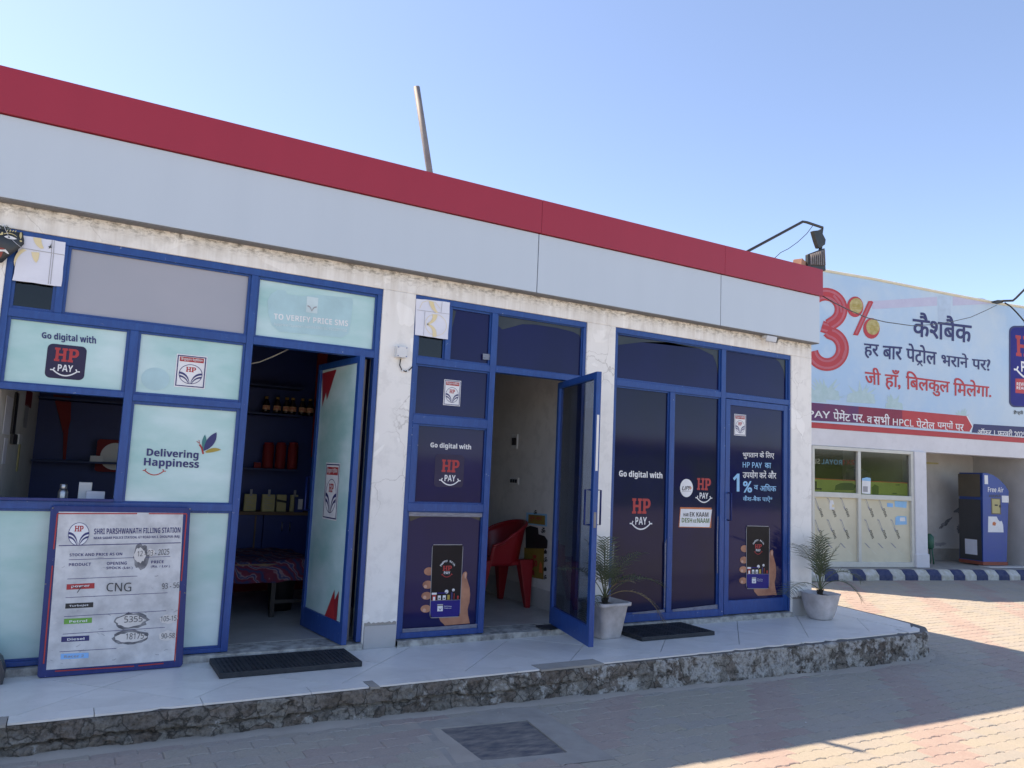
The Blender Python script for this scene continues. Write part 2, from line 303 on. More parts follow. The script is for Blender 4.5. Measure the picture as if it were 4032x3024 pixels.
# ---------------------------------------------------------------- object helpers
COL = sc.collection
ORG = {}
def tag(o, label, cat, group=None):
    o['label'] = label; o['category'] = cat
    if group: o['group'] = group
    return o
def thing(name, label, cat, loc, group=None):
    o = bpy.data.objects.new(name, None); COL.objects.link(o); o.location = loc; o.empty_display_size = .1
    ORG[o.name] = Vector(loc)
    return tag(o, label, cat, group)
class MB:
    """Collects world-space geometry; build() links it as one mesh object."""
    def __init__(s): s.v = []; s.f = []; s.m = []; s.mats = []; s.sm = []
    def mi(s, mat):
        if mat not in s.mats: s.mats.append(mat)
        return s.mats.index(mat)
    def add(s, vs, fs, mat, smooth=False):
        o = len(s.v); s.v += [Vector(p) for p in vs]; k = s.mi(mat)
        for f in fs: s.f.append([i+o for i in f]); s.m.append(k); s.sm.append(smooth)
        return s
    def box(s, x0, x1, y0, y1, z0, z1, mat):
        vs = [(x, y, z) for z in (z0, z1) for y in (y0, y1) for x in (x0, x1)]
        return s.add(vs, [(0, 2, 3, 1), (4, 5, 7, 6), (0, 1, 5, 4), (2, 6, 7, 3), (0, 4, 6, 2), (1, 3, 7, 5)], mat)
    def obox(s, c, ax, ay, az, mat):
        """box from centre and three half-axis vectors"""
        c = Vector(c); ax, ay, az = Vector(ax), Vector(ay), Vector(az)
        vs = [c+ax*i+ay*j+az*k for k in (-1, 1) for j in (-1, 1) for i in (-1, 1)]
        return s.add(vs, [(0, 2, 3, 1), (4, 5, 7, 6), (0, 1, 5, 4), (2, 6, 7, 3), (0, 4, 6, 2), (1, 3, 7, 5)], mat)
    def prism(s, pts, d, mat, cap=True):
        """polygon (list of points) pushed along vector d"""
        n = len(pts); p = [Vector(q) for q in pts]; d = Vector(d); vs = p+[q+d for q in p]
        fs = [(i, (i+1) % n, n+(i+1) % n, n+i) for i in range(n)]
        if cap: fs += [tuple(range(n-1, -1, -1)), tuple(range(n, 2*n))]
        return s.add(vs, fs, mat)
    def tube(s, path, r, mat, n=8, cap=True):
        path = [Vector(p) for p in path]; rs = r if isinstance(r, (list, tuple)) else [r]*len(path)
        vs = []; fs = []
        for i, p in enumerate(path):
            t = (path[min(i+1, len(path)-1)]-path[max(i-1, 0)]).normalized()
            a = t.cross(Vector((0, 0, 1)) if abs(t.z) < .9 else Vector((1, 0, 0))).normalized(); b = t.cross(a)
            for k in range(n):
                th = 2*math.pi*k/n; vs.append(p+(a*math.cos(th)+b*math.sin(th))*rs[i])
        for i in range(len(path)-1):
            for k in range(n): fs.append((i*n+k, i*n+(k+1) % n, (i+1)*n+(k+1) % n, (i+1)*n+k))
        if cap: fs += [tuple(range(n-1, -1, -1)), tuple(range((len(path)-1)*n, len(path)*n))]
        return s.add(vs, fs, mat, True)
    def lathe(s, c, prof, mat, n=20, sx=1, sy=1):
        c = Vector(c); vs = []; fs = []
        for (r, z) in prof:
            for k in range(n):
                th = 2*math.pi*k/n; vs.append(c+Vector((r*math.cos(th)*sx, r*math.sin(th)*sy, z)))
        for i in range(len(prof)-1):
            for k in range(n): fs.append((i*n+k, i*n+(k+1) % n, (i+1)*n+(k+1) % n, (i+1)*n+k))
        fs += [tuple(range(n-1, -1, -1)), tuple(range((len(prof)-1)*n, len(prof)*n))]
        return s.add(vs, fs, mat, True)
    def build(s, name, parent=None, bevel=0, fix=True):
        org = ORG[parent.name] if parent else Vector((0, 0, 0))
        me = bpy.data.meshes.new(name); me.from_pydata([v-org for v in s.v], [], s.f); me.update()
        for mt in s.mats: me.materials.append(MATS[mt])
        me.polygons.foreach_set('material_index', s.m); me.polygons.foreach_set('use_smooth', s.sm)
        if fix:
            bm = bmesh.new(); bm.from_mesh(me); bmesh.ops.recalc_face_normals(bm, faces=bm.faces); bm.to_mesh(me); bm.free()
        o = bpy.data.objects.new(name, me); COL.objects.link(o)
        if parent: o.parent = parent
        ORG[o.name] = org
        if bevel:
            b = o.modifiers.new('bevel', 'BEVEL'); b.width = bevel; b.segments = 2; b.limit_method = 'ANGLE'; b.angle_limit = .7
        return o
def struct(o):
    o['kind'] = 'structure'; return o

# ---------------------------------------------------------------- flat print
TXT = {}
def sans(s, bold=True):
    out = ''
    for ch in s:
        c = ord(ch)
        if 65 <= c <= 90: out += chr((0x1D5D4 if bold else 0x1D5A0)+c-65)
        elif 97 <= c <= 122: out += chr((0x1D5EE if bold else 0x1D5BA)+c-97)
        elif 48 <= c <= 57: out += chr((0x1D7EC if bold else 0x1D7E2)+c-48)
        else: out += ch
    return out
def text2d(s, off=0.0, shear=0.0):
    key = (s, off, shear)
    if key in TXT: return TXT[key]
    c = bpy.data.curves.new('lettering', 'FONT'); c.body = s; c.offset = off; c.resolution_u = 3; c.shear = shear
    o = bpy.data.objects.new('lettering', c); COL.objects.link(o)
    dg = bpy.context.evaluated_depsgraph_get(); me = o.evaluated_get(dg).to_mesh()
    vs = [(v.co.x, v.co.y) for v in me.vertices]; fs = [tuple(p.vertices) for p in me.polygons]
    o.evaluated_get(dg).to_mesh_clear(); bpy.data.objects.remove(o); bpy.data.curves.remove(c)
    TXT[key] = (vs, fs); return vs, fs
def arc(cx, cy, rx, ry, a0, a1, n=24):
    return [(cx+rx*math.cos(math.radians(a0+(a1-a0)*i/n)), cy+ry*math.sin(math.radians(a0+(a1-a0)*i/n))) for i in range(n+1)]
def bez(p0, p1, p2, n=10):
    return [((1-t)**2*p0[0]+2*t*(1-t)*p1[0]+t*t*p2[0], (1-t)**2*p0[1]+2*t*(1-t)*p1[1]+t*t*p2[1]) for t in [i/n for i in range(n+1)]]
def rrect(x0, y0, x1, y1, r):
    return arc(x1-r, y1-r, r, r, 0, 90, 5)+arc(x0+r, y1-r, r, r, 90, 180, 5)+arc(x0+r, y0+r, r, r, 180, 270, 5)+arc(x1-r, y0+r, r, r, 270, 360, 5)
SLAB_H = [(0, 0), (.42, 0), (.42, .16), (.33, .16), (.33, .42), (.67, .42), (.67, .16), (.58, .16), (.58, 0), (1, 0), (1, .16), (.91, .16), (.91, .84), (1, .84), (1, 1), (.58, 1), (.58, .84), (.67, .84), (.67, .58), (.33, .58), (.33, .84), (.42, .84), (.42, 1), (0, 1), (0, .84), (.09, .84), (.09, .16), (0, .16)]
class Print:
    """Flat print on a Plane; several inks, built as one mesh lying just off the surface."""
    def __init__(s, pl): s.pl = pl; s.mb = MB()
    def put(s, vs, fs, mat, l):
        s.mb.add([s.pl.at(u, v, l+1.3) for u, v in vs], fs, mat); return s
    def poly(s, pts, mat, l=0):
        tris = geometry.tessellate_polygon([[Vector((p[0], p[1], 0)) for p in pts]])
        return s.put(pts, [tuple(t) for t in tris], mat, l)
    def rect(s, u0, v0, u1, v1, mat, l=0): return s.put([(u0, v0), (u1, v0), (u1, v1), (u0, v1)], [(0, 1, 2, 3)], mat, l)
    def strip(s, a, b, mat, l=0):
        n = len(a); return s.put(a+b, [(i, i+1, n+i+1, n+i) for i in range(n-1)], mat, l)
    def line(s, pts, w, mat, l=0):
        a = []; b = []
        for i, p in enumerate(pts):
            q0 = pts[max(i-1, 0)]; q1 = pts[min(i+1, len(pts)-1)]; dx, dy = q1[0]-q0[0], q1[1]-q0[1]; k = math.hypot(dx, dy) or 1
            a.append((p[0]-dy/k*w/2, p[1]+dx/k*w/2)); b.append((p[0]+dy/k*w/2, p[1]-dx/k*w/2))
        return s.strip(a, b, mat, l)
    def ring(s, cx, cy, rx, ry, w, mat, l=0, n=40): return s.strip(arc(cx, cy, rx, ry, 0, 360, n), arc(cx, cy, rx-w, ry-w, 0, 360, n), mat, l)
    def disc(s, cx, cy, rx, ry, mat, l=0, n=32): return s.poly(arc(cx, cy, rx, ry, 0, 360-360/n, n-1), mat, l)
    def text(s, st, u0, v0, u1, v1, mat, l=1, off=0.0, flip=False, shear=0.0, q=None):
        vs, fs = text2d(st, 0.0, shear)
        if not vs: return s
        if off > 0:            # heavier weight: the glyphs struck several times, slightly shifted
            n_ = len(vs); V_ = []; F_ = []
            for k_, (dx, dy) in enumerate(((-off, -off*.6), (off, -off*.6), (off, off*.6), (-off, off*.6))):
                V_ += [(x+dx, y+dy) for x, y in vs]; F_ += [tuple(i+n_*k_ for i in f) for f in fs]
            nstrike = (n_, 4); vs, fs = V_, F_
        else: nstrike = (len(vs), 1)
        xs = [p[0] for p in vs]; ys = [p[1] for p in vs]; x0, x1, y0, y1 = min(xs), max(xs), min(ys), max(ys)
        out = []
        for x, y in vs:
            a = (x-x0)/(x1-x0); b = (y-y0)/(y1-y0)
            if flip: a = 1-a
            if q:      # four corners BL BR TR TL
                p = [(q[0][i]*(1-a)+q[1][i]*a)*(1-b)+(q[3][i]*(1-a)+q[2][i]*a)*b for i in (0, 1)]; out.append(tuple(p))
            else: out.append((u0+(u1-u0)*a, v0+(v1-v0)*b))
        n_, k_ = nstrike; m_ = len(fs)//k_
        for i in range(k_): s.put(out[i*n_:(i+1)*n_], [tuple(j-i*n_ for j in f) for f in fs[i*m_:(i+1)*m_]], mat, l+.12*i)
        return s
    def tpx(s, st, bl, tr, mat, l=1, **k):
        a = s.pl.uv(*bl); b = s.pl.uv(*tr); return s.text(st, a[0], a[1], b[0], b[1], mat, l, **k)
    def qpx(s, st, bl, br, tr, tl, mat, l=1, **k):
        return s.text(st, 0, 0, 0, 0, mat, l, q=[s.pl.uv(*p) for p in (bl, br, tr, tl)], **k)
    def polypx(s, pts, mat, l=0): return s.poly([s.pl.uv(*p) for p in pts], mat, l)
    def linepx(s, pts, w, mat, l=0): return s.line([s.pl.uv(*p) for p in pts], w, mat, l)
    def slab_hp(s, u0, v0, u1, v1, mat, l=1):
        wd = u1-u0; h = v1-v0; hw = wd*.52
        s.poly([(u0+x*hw, v0+y*h) for x, y in SLAB_H], mat, l)
        a = u0+wd*.55; pw = wd*.45
        P = lambda x, y: (a+x*pw, v0+y*h)
        s.poly([P(0, 0), P(.50, 0), P(.50, .16), P(.40, .16), P(.40, .84), P(.12, .84), P(.12, 1), P(0, 1), P(0, .84), P(.11, .84), P(.11, .16), P(0, .16)], mat, l)
        out = [P(.40, 1)]+[P(.62+.38*math.sin(t), .68+.32*math.cos(t)) for t in [i*math.pi/8 for i in range(9)]]+[P(.40, .36)]
        inn = [P(.40, .84)]+[P(.58+.11*math.sin(t), .68+.16*math.cos(t)) for t in [i*math.pi/8 for i in range(9)]]+[P(.40, .52)]
        s.strip(out, inn, mat, l); s.rect(a+.12*pw, v0+.84*h, a+.40*pw, v0+h, mat, l+.3)
        return s
    def smile(s, cx, cy, wd, mat, l=1, th=.06):
        p = [(cx+wd/2*t, cy-(1-t*t)*wd*.24) for t in [i/8-1 for i in range(17)]]
        s.line(p, wd*th, mat, l)
        for sg in (-1, 1):
            s.line([(cx+sg*wd*.62, cy+wd*.005), (cx+sg*wd*.5, cy), (cx+sg*wd*.445, cy+wd*.11)], wd*th, mat, l+.3)
        return s
    def hppay(s, cx, cy, wd, hp='red_print', pay='white_print', l=1):
        """HP over PAY over a smile; (cx, cy) is the middle of HP, wd its width"""
        s.slab_hp(cx-wd*.5, cy-wd*.32, cx+wd*.5, cy+wd*.32, hp, l)
        s.text(sans('PAY'), cx-wd*.31, cy-wd*.78, cx+wd*.31, cy-wd*.46, pay, l)
        return s.smile(cx, cy-wd*.74, wd*.98, pay, l)
    def emblem(s, cx, cy, r, l=1, back=None, ry=None):
        k = (ry or r)/r
        P = lambda p: (cx+p[0]*r, cy+p[1]*r*k)
        if back: s.disc(cx, cy, r, r*k, back, l-.5)
        s.ring(cx, cy, r, r*k, r*.055, 'navy_print', l)
        s.slab_hp(cx-.42*r, cy+.22*r*k, cx+.42*r, cy+.72*r*k, 'red_print', l)
        for sg in (-1, 1):
            F = lambda pts: [P((sg*x, y)) for x, y in pts]
            s.strip(F(bez((-.97, .18), (-.18, .14), (-.03, -.95))), F(bez((-.99, -.02), (-.30, -.04), (-.05, -.95))), 'navy_print', l+.2)
            s.strip(F(bez((-.97, -.16), (-.36, -.20), (-.08, -.97))), F(bez((-.93, -.36), (-.46, -.34), (-.13, -.97))), 'navy_print', l+.2)
        return s
    def logo_card(s, u0, v0, u1, v1, l=0):
        wd = u1-u0; h = v1-v0
        s.rect(u0, v0, u1, v1, 'white_print', l)
        b = wd*.035
        for q in ((u0+b, v0+b, u1-b, v0+2*b), (u0+b, v1-2*b, u1-b, v1-b), (u0+b, v0+2*b, u0+2*b, v1-2*b), (u1-2*b, v0+2*b, u1-b, v1-2*b)): s.rect(*q, 'navy_print', l+1)
        s.rect(u0+wd*.11, v1-h*.215, u1-wd*.11, v1-h*.075, 'red_print', l+1)
        s.text('िहन्दुस्तान पेट्रोिलयम', u0+wd*.15, v1-h*.20, u1-wd*.15, v1-h*.09, 'white_print', l+2, off=.01)
        return s.emblem((u0+u1)/2, v0+h*.415, wd*.385, l+1, ry=h*.30)
    def build(s, name, parent): return s.mb.build(name, parent, fix=False)

def px_stroke(pr, zf, pts, w, mat, l):
    a = []; b = []
    for i, p in enumerate(pts):
        q0 = pts[max(i-1, 0)]; q1 = pts[min(i+1, len(pts)-1)]; dx, dy = q1[0]-q0[0], q1[1]-q0[1]; k = math.hypot(dx, dy) or 1
        a.append(pr.pl.uv(*zf(p[0]-dy/k*w/2, p[1]+dx/k*w/2))); b.append(pr.pl.uv(*zf(p[0]+dy/k*w/2, p[1]-dx/k*w/2)))
    pr.strip(a, b, mat, l)
def px_rect(pl, bl, tr):
    a = pl.uv(*bl); b = pl.uv(*tr); return a[0], a[1], b[0], b[1]

# ================================================================ GROUND AND PAVING
def gz(x): return -.175-.014*min(max(x, -1.0), 6.0)
mb = MB()
xs = [-120, -20, -1, 6, 20, 120]
for i in range(5):
    a, b = xs[i], xs[i+1]
    mb.add([(a, -120, gz(a)-.035), (b, -120, gz(b)-.035), (b, 120, gz(b)-.035), (a, 120, gz(a)-.035)], [(0, 1, 2, 3)], 'far_ground')
struct(mb.build('ground'))
mb = MB()
for a, b in ((-1.6, -1), (-1, 6), (6, 18.5)):
    mb.add([(a, -4.6, gz(a)-.0046), (b, -4.6, gz(b)-.0046), (b, 3.3, gz(b)-.0046), (a, 3.3, gz(a)-.0046)], [(0, 1, 2, 3)], 'sand_bed')
paving = struct(mb.build('paving'))
LX, LY = .224, .1165
PROF = [(0, 0), (.020, 0), (.034, .011), (.078, .011), (.092, 0), (.112, 0), (.132, 0), (.146, .011), (.190, .011), (.204, 0), (.224, 0)]
G = .0022
def paver_outline(g):
    top = [(min(max(x-LX/2, -LX/2+g), LX/2-g), y+LY/2-g) for x, y in PROF]
    bot = [(min(max(x-LX/2, -LX/2+g), LX/2-g), y-LY/2+g) for x, y in PROF]
    return bot+top[::-1]
PO, PI_ = paver_outline(G), paver_outline(G+.0045)
def paver_geo():
    n = len(PO)
    vs = [(x, y, -.006) for x, y in PI_]; vs = [(x, y, 0) for x, y in PI_]+[(x, y, -.004) for x, y in PO]+[(x, y, -.03) for x, y in PO]
    fs = [tuple(range(n))]
    for r in (0, 1):
        for i in range(n): fs.append(((r+1)*n+i, (r+1)*n+(i+1) % n, r*n+(i+1) % n, r*n+i))
    return vs, fs
PV, PF = paver_geo()
def paver_mesh(mat):
    me = bpy.data.meshes.new('paver'); me.from_pydata(PV, [], PF); me.materials.append(MATS[mat]); me.update(); return me
PM = {k: paver_mesh(k) for k in ('paver_yellow', 'paver_red', 'paver_grey')}
drain_c = Vector((2.33, -1.55))
DR = [hit(*zL(*p), 2, -.207) for p in ((470, 700), (650, 955), (1395, 885), (1060, 655))]
DRC = sum(DR, Vector())/4
DRS = [DRC+(p-DRC)*.97 for p in DR]
def in_poly(x, y, P):
    c = False
    for i in range(len(P)):
        a, b = P[i], P[i-1]
        if (a[1] > y) != (b[1] > y) and x < (b[0]-a[0])*(y-a[1])/(b[1]-a[1])+a[0]: c = not c
    return c
PLAT = [(-1.6, -.955), (.22, -.975), (2.3, -.965), (4.5, -1.0), (6.45, -1.035), (7.2, -1.03), (7.48, -.97), (7.66, -.83), (7.74, -.62), (7.79, -.37), (7.89, .26), (8.02, 1.2), (8.1, 2.4)]
pav = []
rr = random.Random(3)
for j in range(-40, 30):
    y = j*LY
    if y < -4.5 or y > 3.25: continue
    sh = (j*.112) % LX
    for i in range(-8, 84):
        x = i*LX+sh
        if x < -1.5 or x > 18.3: continue
        if in_poly(x, y, PLAT+[(-1.6, 4)]) and in_poly(x, y+.1, PLAT+[(-1.6, 4)]): continue
        if any(in_poly(x+ex, y+ey, DRS) for ex in (-.1, 0, .1) for ey in (-.05, .05)): continue
        q = proj((x, y, gz(x)))
        if q is None or not (-500 < q[0] < 4600 and q[1] < 3700): continue
        d = (Vector((x, y, gz(x)))-CAM).length
        u = x-1.16*y
        k = (u-6.19) % 1.62
        col = 'paver_red' if k < .52 else ('paver_grey' if rr.random() < .4 else 'paver_yellow')
        if rr.random() < .04: col = 'paver_grey'
        vis = -40 < q[0] < 4072 and q[1] < 3064
        pav.append((d if vis else d+50, x, y, col))
pav.sort()
for d, x, y, col in pav[:300]:
    o = bpy.data.objects.new('paver', PM[col]); COL.objects.link(o); o.parent = paving
    o.location = (x, y, gz(x)+rr.uniform(-.0022, .0022)); o.rotation_euler = (rr.gauss(0, .007), rr.gauss(0, .006), rr.gauss(0, .004))
mbs = MB(); 
for d, x, y, col in pav[300:]:
    a, b, z = rr.gauss(0, .006), rr.gauss(0, .006), gz(x)+rr.uniform(-.002, .002)
    mbs.add([(x+vx, y+vy, z+vz+vx*a+vy*b) for vx, vy, vz in PV], PF, col)
o = mbs.build('paver_field', paving, fix=False); o['kind'] = 'stuff'

# drain cover in its cement surround
dc = [hit(*zL(*p), 2, -.205) for p in ((512, 742), (688, 943), (1308, 885), (1062, 690))]
drain = thing('drain_cover', 'square dark steel drain cover with a worn dusty top, set in the paving', 'drain cover', (2.33, -1.55, -.21))
MB().prism([p+Vector((0, 0, -.004)) for p in dc], (0, 0, -.02), 'drain_steel').build('cover_plate', drain, .002)
mb = MB()
o0 = [Vector((p.x, p.y, -.2155)) for p in [DRC+(q-DRC)*1.42 for q in DR]]
inn = [p+Vector((0, 0, -.0045)) for p in dc]
ctr = sum(inn, Vector())/4
inn = [ctr+(p-ctr)*1.03 for p in inn]; inn[0] += Vector((-.03, .015, 0)); inn[1] += Vector((-.05, 0, 0))
vs = [p+Vector((0, 0, .006)) for p in o0]+[p+Vector((0, 0, .004)) for p in inn]+[p+Vector((0, 0, -.08)) for p in inn]
mb.add(vs, [(i, (i+1) % 4, 4+(i+1) % 4, 4+i) for i in range(4)]+[(4+i, 4+(i+1) % 4, 8+(i+1) % 4, 8+i) for i in range(4)], 'cement')
mb.build('cement_surround', drain)
MB().box(ctr.x-.42, ctr.x+.42, ctr.y-.42, ctr.y+.42, -.32, -.30, 'joint_black').build('pit', drain)

# ================================================================ RAISED PAVEMENT in front of the shops
plat = bpy.data.objects.new('raised_pavement', None); COL.objects.link(plat); plat.location = (3, -.5, -.2); ORG[plat.name] = Vector((3, -.5, -.2)); struct(plat)
# rough front face
pts = []
P2 = [Vector(p) for p in PLAT]
for i in range(len(P2)-1):
    n = max(1, int((P2[i+1]-P2[i]).length/.014))
    pts += [P2[i]+(P2[i+1]-P2[i])*(k/n) for k in range(n)]
pts.append(P2[-1])
NZ = 22; vs = []; fs = []
for i, p in enumerate(pts):
    t = (pts[min(i+1, len(pts)-1)]-pts[max(i-1, 0)]).normalized(); nrm = Vector((t.y, -t.x))
    for k in range(NZ+1):
        s_ = k/NZ; z = (gz(p.x)-.02)*s_-.012*(1-s_)
        q = Vector((p.x, p.y, z))
        d = noise.fractal(q*7, .9, 2.1, 5)*.020+noise.fractal(q*30, .7, 2.2, 4)*.010+(.014*abs(noise.noise(q*16)))
        # broken courses: a ragged horizontal crack, the lower course set back
        ck = -.115+.03*noise.noise(Vector((p.x*2.1, 3.1, 0)))+.015*noise.noise(Vector((p.x*8, 1, 0)))
        near = min(1.0, max(0.0, (4.2-p.x)/2))
        if abs(z-ck) < .009: d -= .035*near
        if z < ck: d -= .012*near
        d += -.012 if k == 0 else 0
        vs.append((p.x+nrm.x*d, p.y+nrm.y*d, z))
for i in range(len(pts)-1):
    for k in range(NZ):
        a = i*(NZ+1)+k; fs.append((a, a+1, a+NZ+2, a+NZ+1))
mb = MB(); mb.add(vs, fs, 'old_concrete', True)
mb.build('concrete_face', plat)
mb = MB(); mb.add([(p[0], p[1]+.006, -.0125) for p in PLAT]+[(-1.6, 2.4, -.0125)], [tuple(range(len(PLAT)+1))], 'grout'); mb.build('screed', plat)
def clip(poly, a, b, c):                     # keep a*x+b*y <= c
    out = []
    for i in range(len(poly)):
        p, q = poly[i-1], poly[i]; fp, fq = a*p[0]+b*p[1]-c, a*q[0]+b*q[1]-c
        if (fp <= 0) != (fq <= 0):
            t = fp/(fp-fq); out.append((p[0]+(q[0]-p[0])*t, p[1]+(q[1]-p[1])*t))
        if fq <= 0: out.append(q)
    return out
def area(P): return abs(sum(P[i-1][0]*P[i][1]-P[i][0]*P[i-1][1] for i in range(len(P))))/2
S = .862
def add_tile(P, mat='white_tile', z=0.0, name='tile'):
    mb = MB(); mb.prism([(x, y, z) for x, y in P], (0, 0, -.011), mat); o = mb.build(name, plat)
    return o
for i in range(-4, 13):
    for j in range(-5, 12):
        c1, c2 = .71+S*i, -.15+S*j            # x-y in [c1,c1+S], x+y in [c2,c2+S]
        g = .0036
        P = []
        for d1, d2 in ((c1+g, c2+g), (c1+S-g, c2+g), (c1+S-g, c2+S-g), (c1+g, c2+S-g)):
            P.append(((d1+d2)/2, (d2-d1)/2))
        P = clip(P, -1, 0, 1.4); P = clip(P, 0, -1, .834); P = clip(P, 0, 1, .02) if True else P
        if len(P) >= 3: P = clip(P, 1, -.02, 7.30)
        if len(P) < 3 or area(P) < .004: continue
        add_tile(P, z=rr.uniform(-.0012, 0))
# side strip round the right-hand corner, cut to fit
for P in ([(7.305, -.83), (7.42, -.83), (7.60, -.70), (7.66, -.50), (7.305, -.46)], [(7.305, -.455), (7.665, -.495), (7.72, -.20), (7.80, .25), (7.305, .25)], [(7.305, .254), (7.80, .254), (7.93, 1.2), (7.305, 1.2)],
          [(6.985, .024), (7.30, .024), (7.30, 1.2), (6.985, 1.2)], [(7.305, -.835), (7.18, -.835), (7.15, -.985), (7.33, -.975), (7.45, -.90), (7.50, -.80), (7.42, -.834)]): add_tile(P, z=-.0005)
# narrow border tiles along the front, edges chipped
x = -.165; ends = [-.165, .228, .765, 1.375, 1.742]
segs = [(-1.1, -.33), (-.155, .228), (.232, .765), (.769, 1.375), (1.379, 1.735), (1.80, 2.28), (2.284, 2.80), (2.804, 2.98), (3.525, 4.05), (4.054, 4.60), (4.604, 5.10), (5.104, 5.66), (5.664, 6.26), (6.264, 6.72), (6.724, 7.13)]
for a, b in segs:
    top = [(b, -.838), (a, -.838)]; n = max(3, int((b-a)/.05)); e = []
    for k in range(n+1):
        xx = a+(b-a)*k/n; base = -.965-.012*max(0, min(1, (xx-3.6)/2))
        e.append((xx, base+abs(rr.gauss(0, .0015))+(rr.uniform(.012, .03) if rr.random() < (.22 if xx > 4.4 else .05) else 0)))
    add_tile(e+top, z=.0008, name='border_tile')
for (a, b) in ((1.74, 1.798), (2.985, 3.522), (-.325, -.16)):
    mb = MB(); mb.prism([(a, -.985, .002), (b, -.985, .002), (b, -.842, .002), (a, -.842, .002)], (0, 0, -.014), 'cement'); mb.build('cement_patch', plat)
# a broken lump still sitting on the edge
mb = MB(); c = hit(*zM(965, 555), 2, -.01); vs = []; fs = []
bm = bmesh.new(); bmesh.ops.create_icosphere(bm, subdivisions=2, radius=.05)
for v in bm.verts: v.co = Vector((v.co.x*1.5, v.co.y*.7, v.co.z*.55))*(1+.4*noise.noise(v.co*40))
mb.add([c+Vector((0, .02, -.015))+v.co for v in bm.verts], [tuple(v.index for v in f.verts) for f in bm.faces], 'threshold_stone'); bm.free(); mb.build('broken_edge', plat)

# dust drifted against the foot of the step, with grit in it
vs = []; fs = []; R_ = random.Random(12)
for i, p in enumerate(pts[::3]):
    j = min(i*3, len(pts)-2); t = (pts[j+1]-pts[max(j-1, 0)]).normalized(); nrm = Vector((t.y, -t.x)); z = gz(p.x)
    wd = .05+.05*noise.noise(Vector((p.x*1.7, 9, 0)))+.02*noise.noise(Vector((p.x*9, 2, 0))); h = .012+.010*noise.noise(Vector((p.x*3, 5, 0)))
    vs += [(p.x-nrm.x*.05, p.y-nrm.y*.05, z+h*1.5), (p.x+nrm.x*.012, p.y+nrm.y*.012, z+h), (p.x+nrm.x*(.02+wd*.5), p.y+nrm.y*(.02+wd*.5), z+h*.35), (p.x+nrm.x*(.03+wd), p.y+nrm.y*(.03+wd), z-.004)]
n = len(vs)//4
for i in range(n-1):
    for k in range(3): a = i*4+k; fs.append((a, a+4, a+5, a+1))
mb = MB(); mb.add(vs, fs, 'sand_bed', True); o = mb.build('dust_drift'); o['kind'] = 'stuff'; o['label'] = 'sandy dust drifted along the foot of the step'; o['category'] = 'dust'
mb = MB()
for i in range(260):
    p = R_.choice(pts); x = p.x+R_.gauss(0, .03); y = p.y-abs(R_.gauss(0, .10))-.01; r = R_.uniform(.002, .007)
    if in_poly(x, y, PLAT+[(-1.6, 4)]): continue
    z = gz(x)+r*.4; q = [Vector((x+r*math.cos(a)*R_.uniform(.7, 1.2), y+r*math.sin(a)*R_.uniform(.7, 1.2), z)) for a in (0, 1.26, 2.51, 3.77, 5.03)]
    mb.add(q+[Vector((x, y, z+r*.7)), Vector((x, y, z-r))], [(k, (k+1) % 5, 5) for k in range(5)]+[((k+1) % 5, k, 6) for k in range(5)], R_.choice(('cement', 'threshold_stone', 'sand_bed')))
o = mb.build('grit'); o['kind'] = 'stuff'; o['label'] = 'small stones and grit scattered at the foot of the step'; o['category'] = 'grit'
# ================================================================ SHOP BUILDING
shop = thing('shop_building', 'long single-storey white shop with blue shopfronts under a red and silver roof band', 'building', (3, 0, 0))
XL, XR, YB = -4.2, 6.98, 5.2
B1, B2, B3 = (-.471, 2.008), (2.283, 3.967), (4.289, 6.659)
mb = MB()
for a, b in ((XL, B1[0]), (B1[1], B2[0]), (B2[1], B3[0]), (B3[1], XR)): mb.box(a, b, 0, .23, -.01, 2.75, 'wall_plaster')
mb.box(XL, XR, 0, .23, 2.75, 3.60, 'wall_plaster')
mb.build('wall', shop, .006)
MB().box(XR-.23, XR, .231, YB, -.3, 3.60, 'wall_plaster').build('wall', shop)
MB().box(XL, XL+.2, .231, YB, -.3, 3.60, 'wall_plaster').build('wall', shop)
MB().box(XL+.201, XR-.231, YB-.2, YB, -.3, 3.60, 'wall_plaster').build('wall', shop)
MB().box(XL+.201, XR-.231, .231, YB-.201, 2.95, 3.35, 'roof_cement').build('roof', shop)
# fascia: silver panels below, red panels above, dark open joints
FZ0, FZ1, FZ2 = 2.912, 3.438, 3.735
joints = [XL, .95-3.6, 3.352, 5.512, 6.992]
joints = [XL, -1.05, 3.352, 5.512, 6.992]
for a, b in zip(joints[:-1], joints[1:]):
    MB().box(a+.004, b-.004, -.100, .0-.002, FZ0, FZ1-.006, 'silver_panel').build('fascia_panel', shop, .002)
MB().box(XL, 6.975, -.085, -.004, FZ0+.006, FZ1-.01, 'joint_black').build('fascia_backing', shop)
rj = [XL, -1.05, 3.36, 5.54, 7.018]
for a, b in zip(rj[:-1], rj[1:]):
    MB().box(a+.0012, b-.0012, -.124, -.002, FZ1, FZ2, 'red_panel').build('red_band_panel', shop, .002)
MB().box(XR+.002, 7.018, .0, YB, FZ1, FZ2-.001, 'red_panel').build('red_band_panel', shop)
MB().box(XL, 7.01, -.092, YB, FZ2-.05, FZ2-.03, 'roof_cement').build('roof_coping', shop)
MB().box(XL, 6.985, -.094, -.003, FZ0-.008, FZ0-.001, 'soffit_grey').build('fascia_soffit', shop)

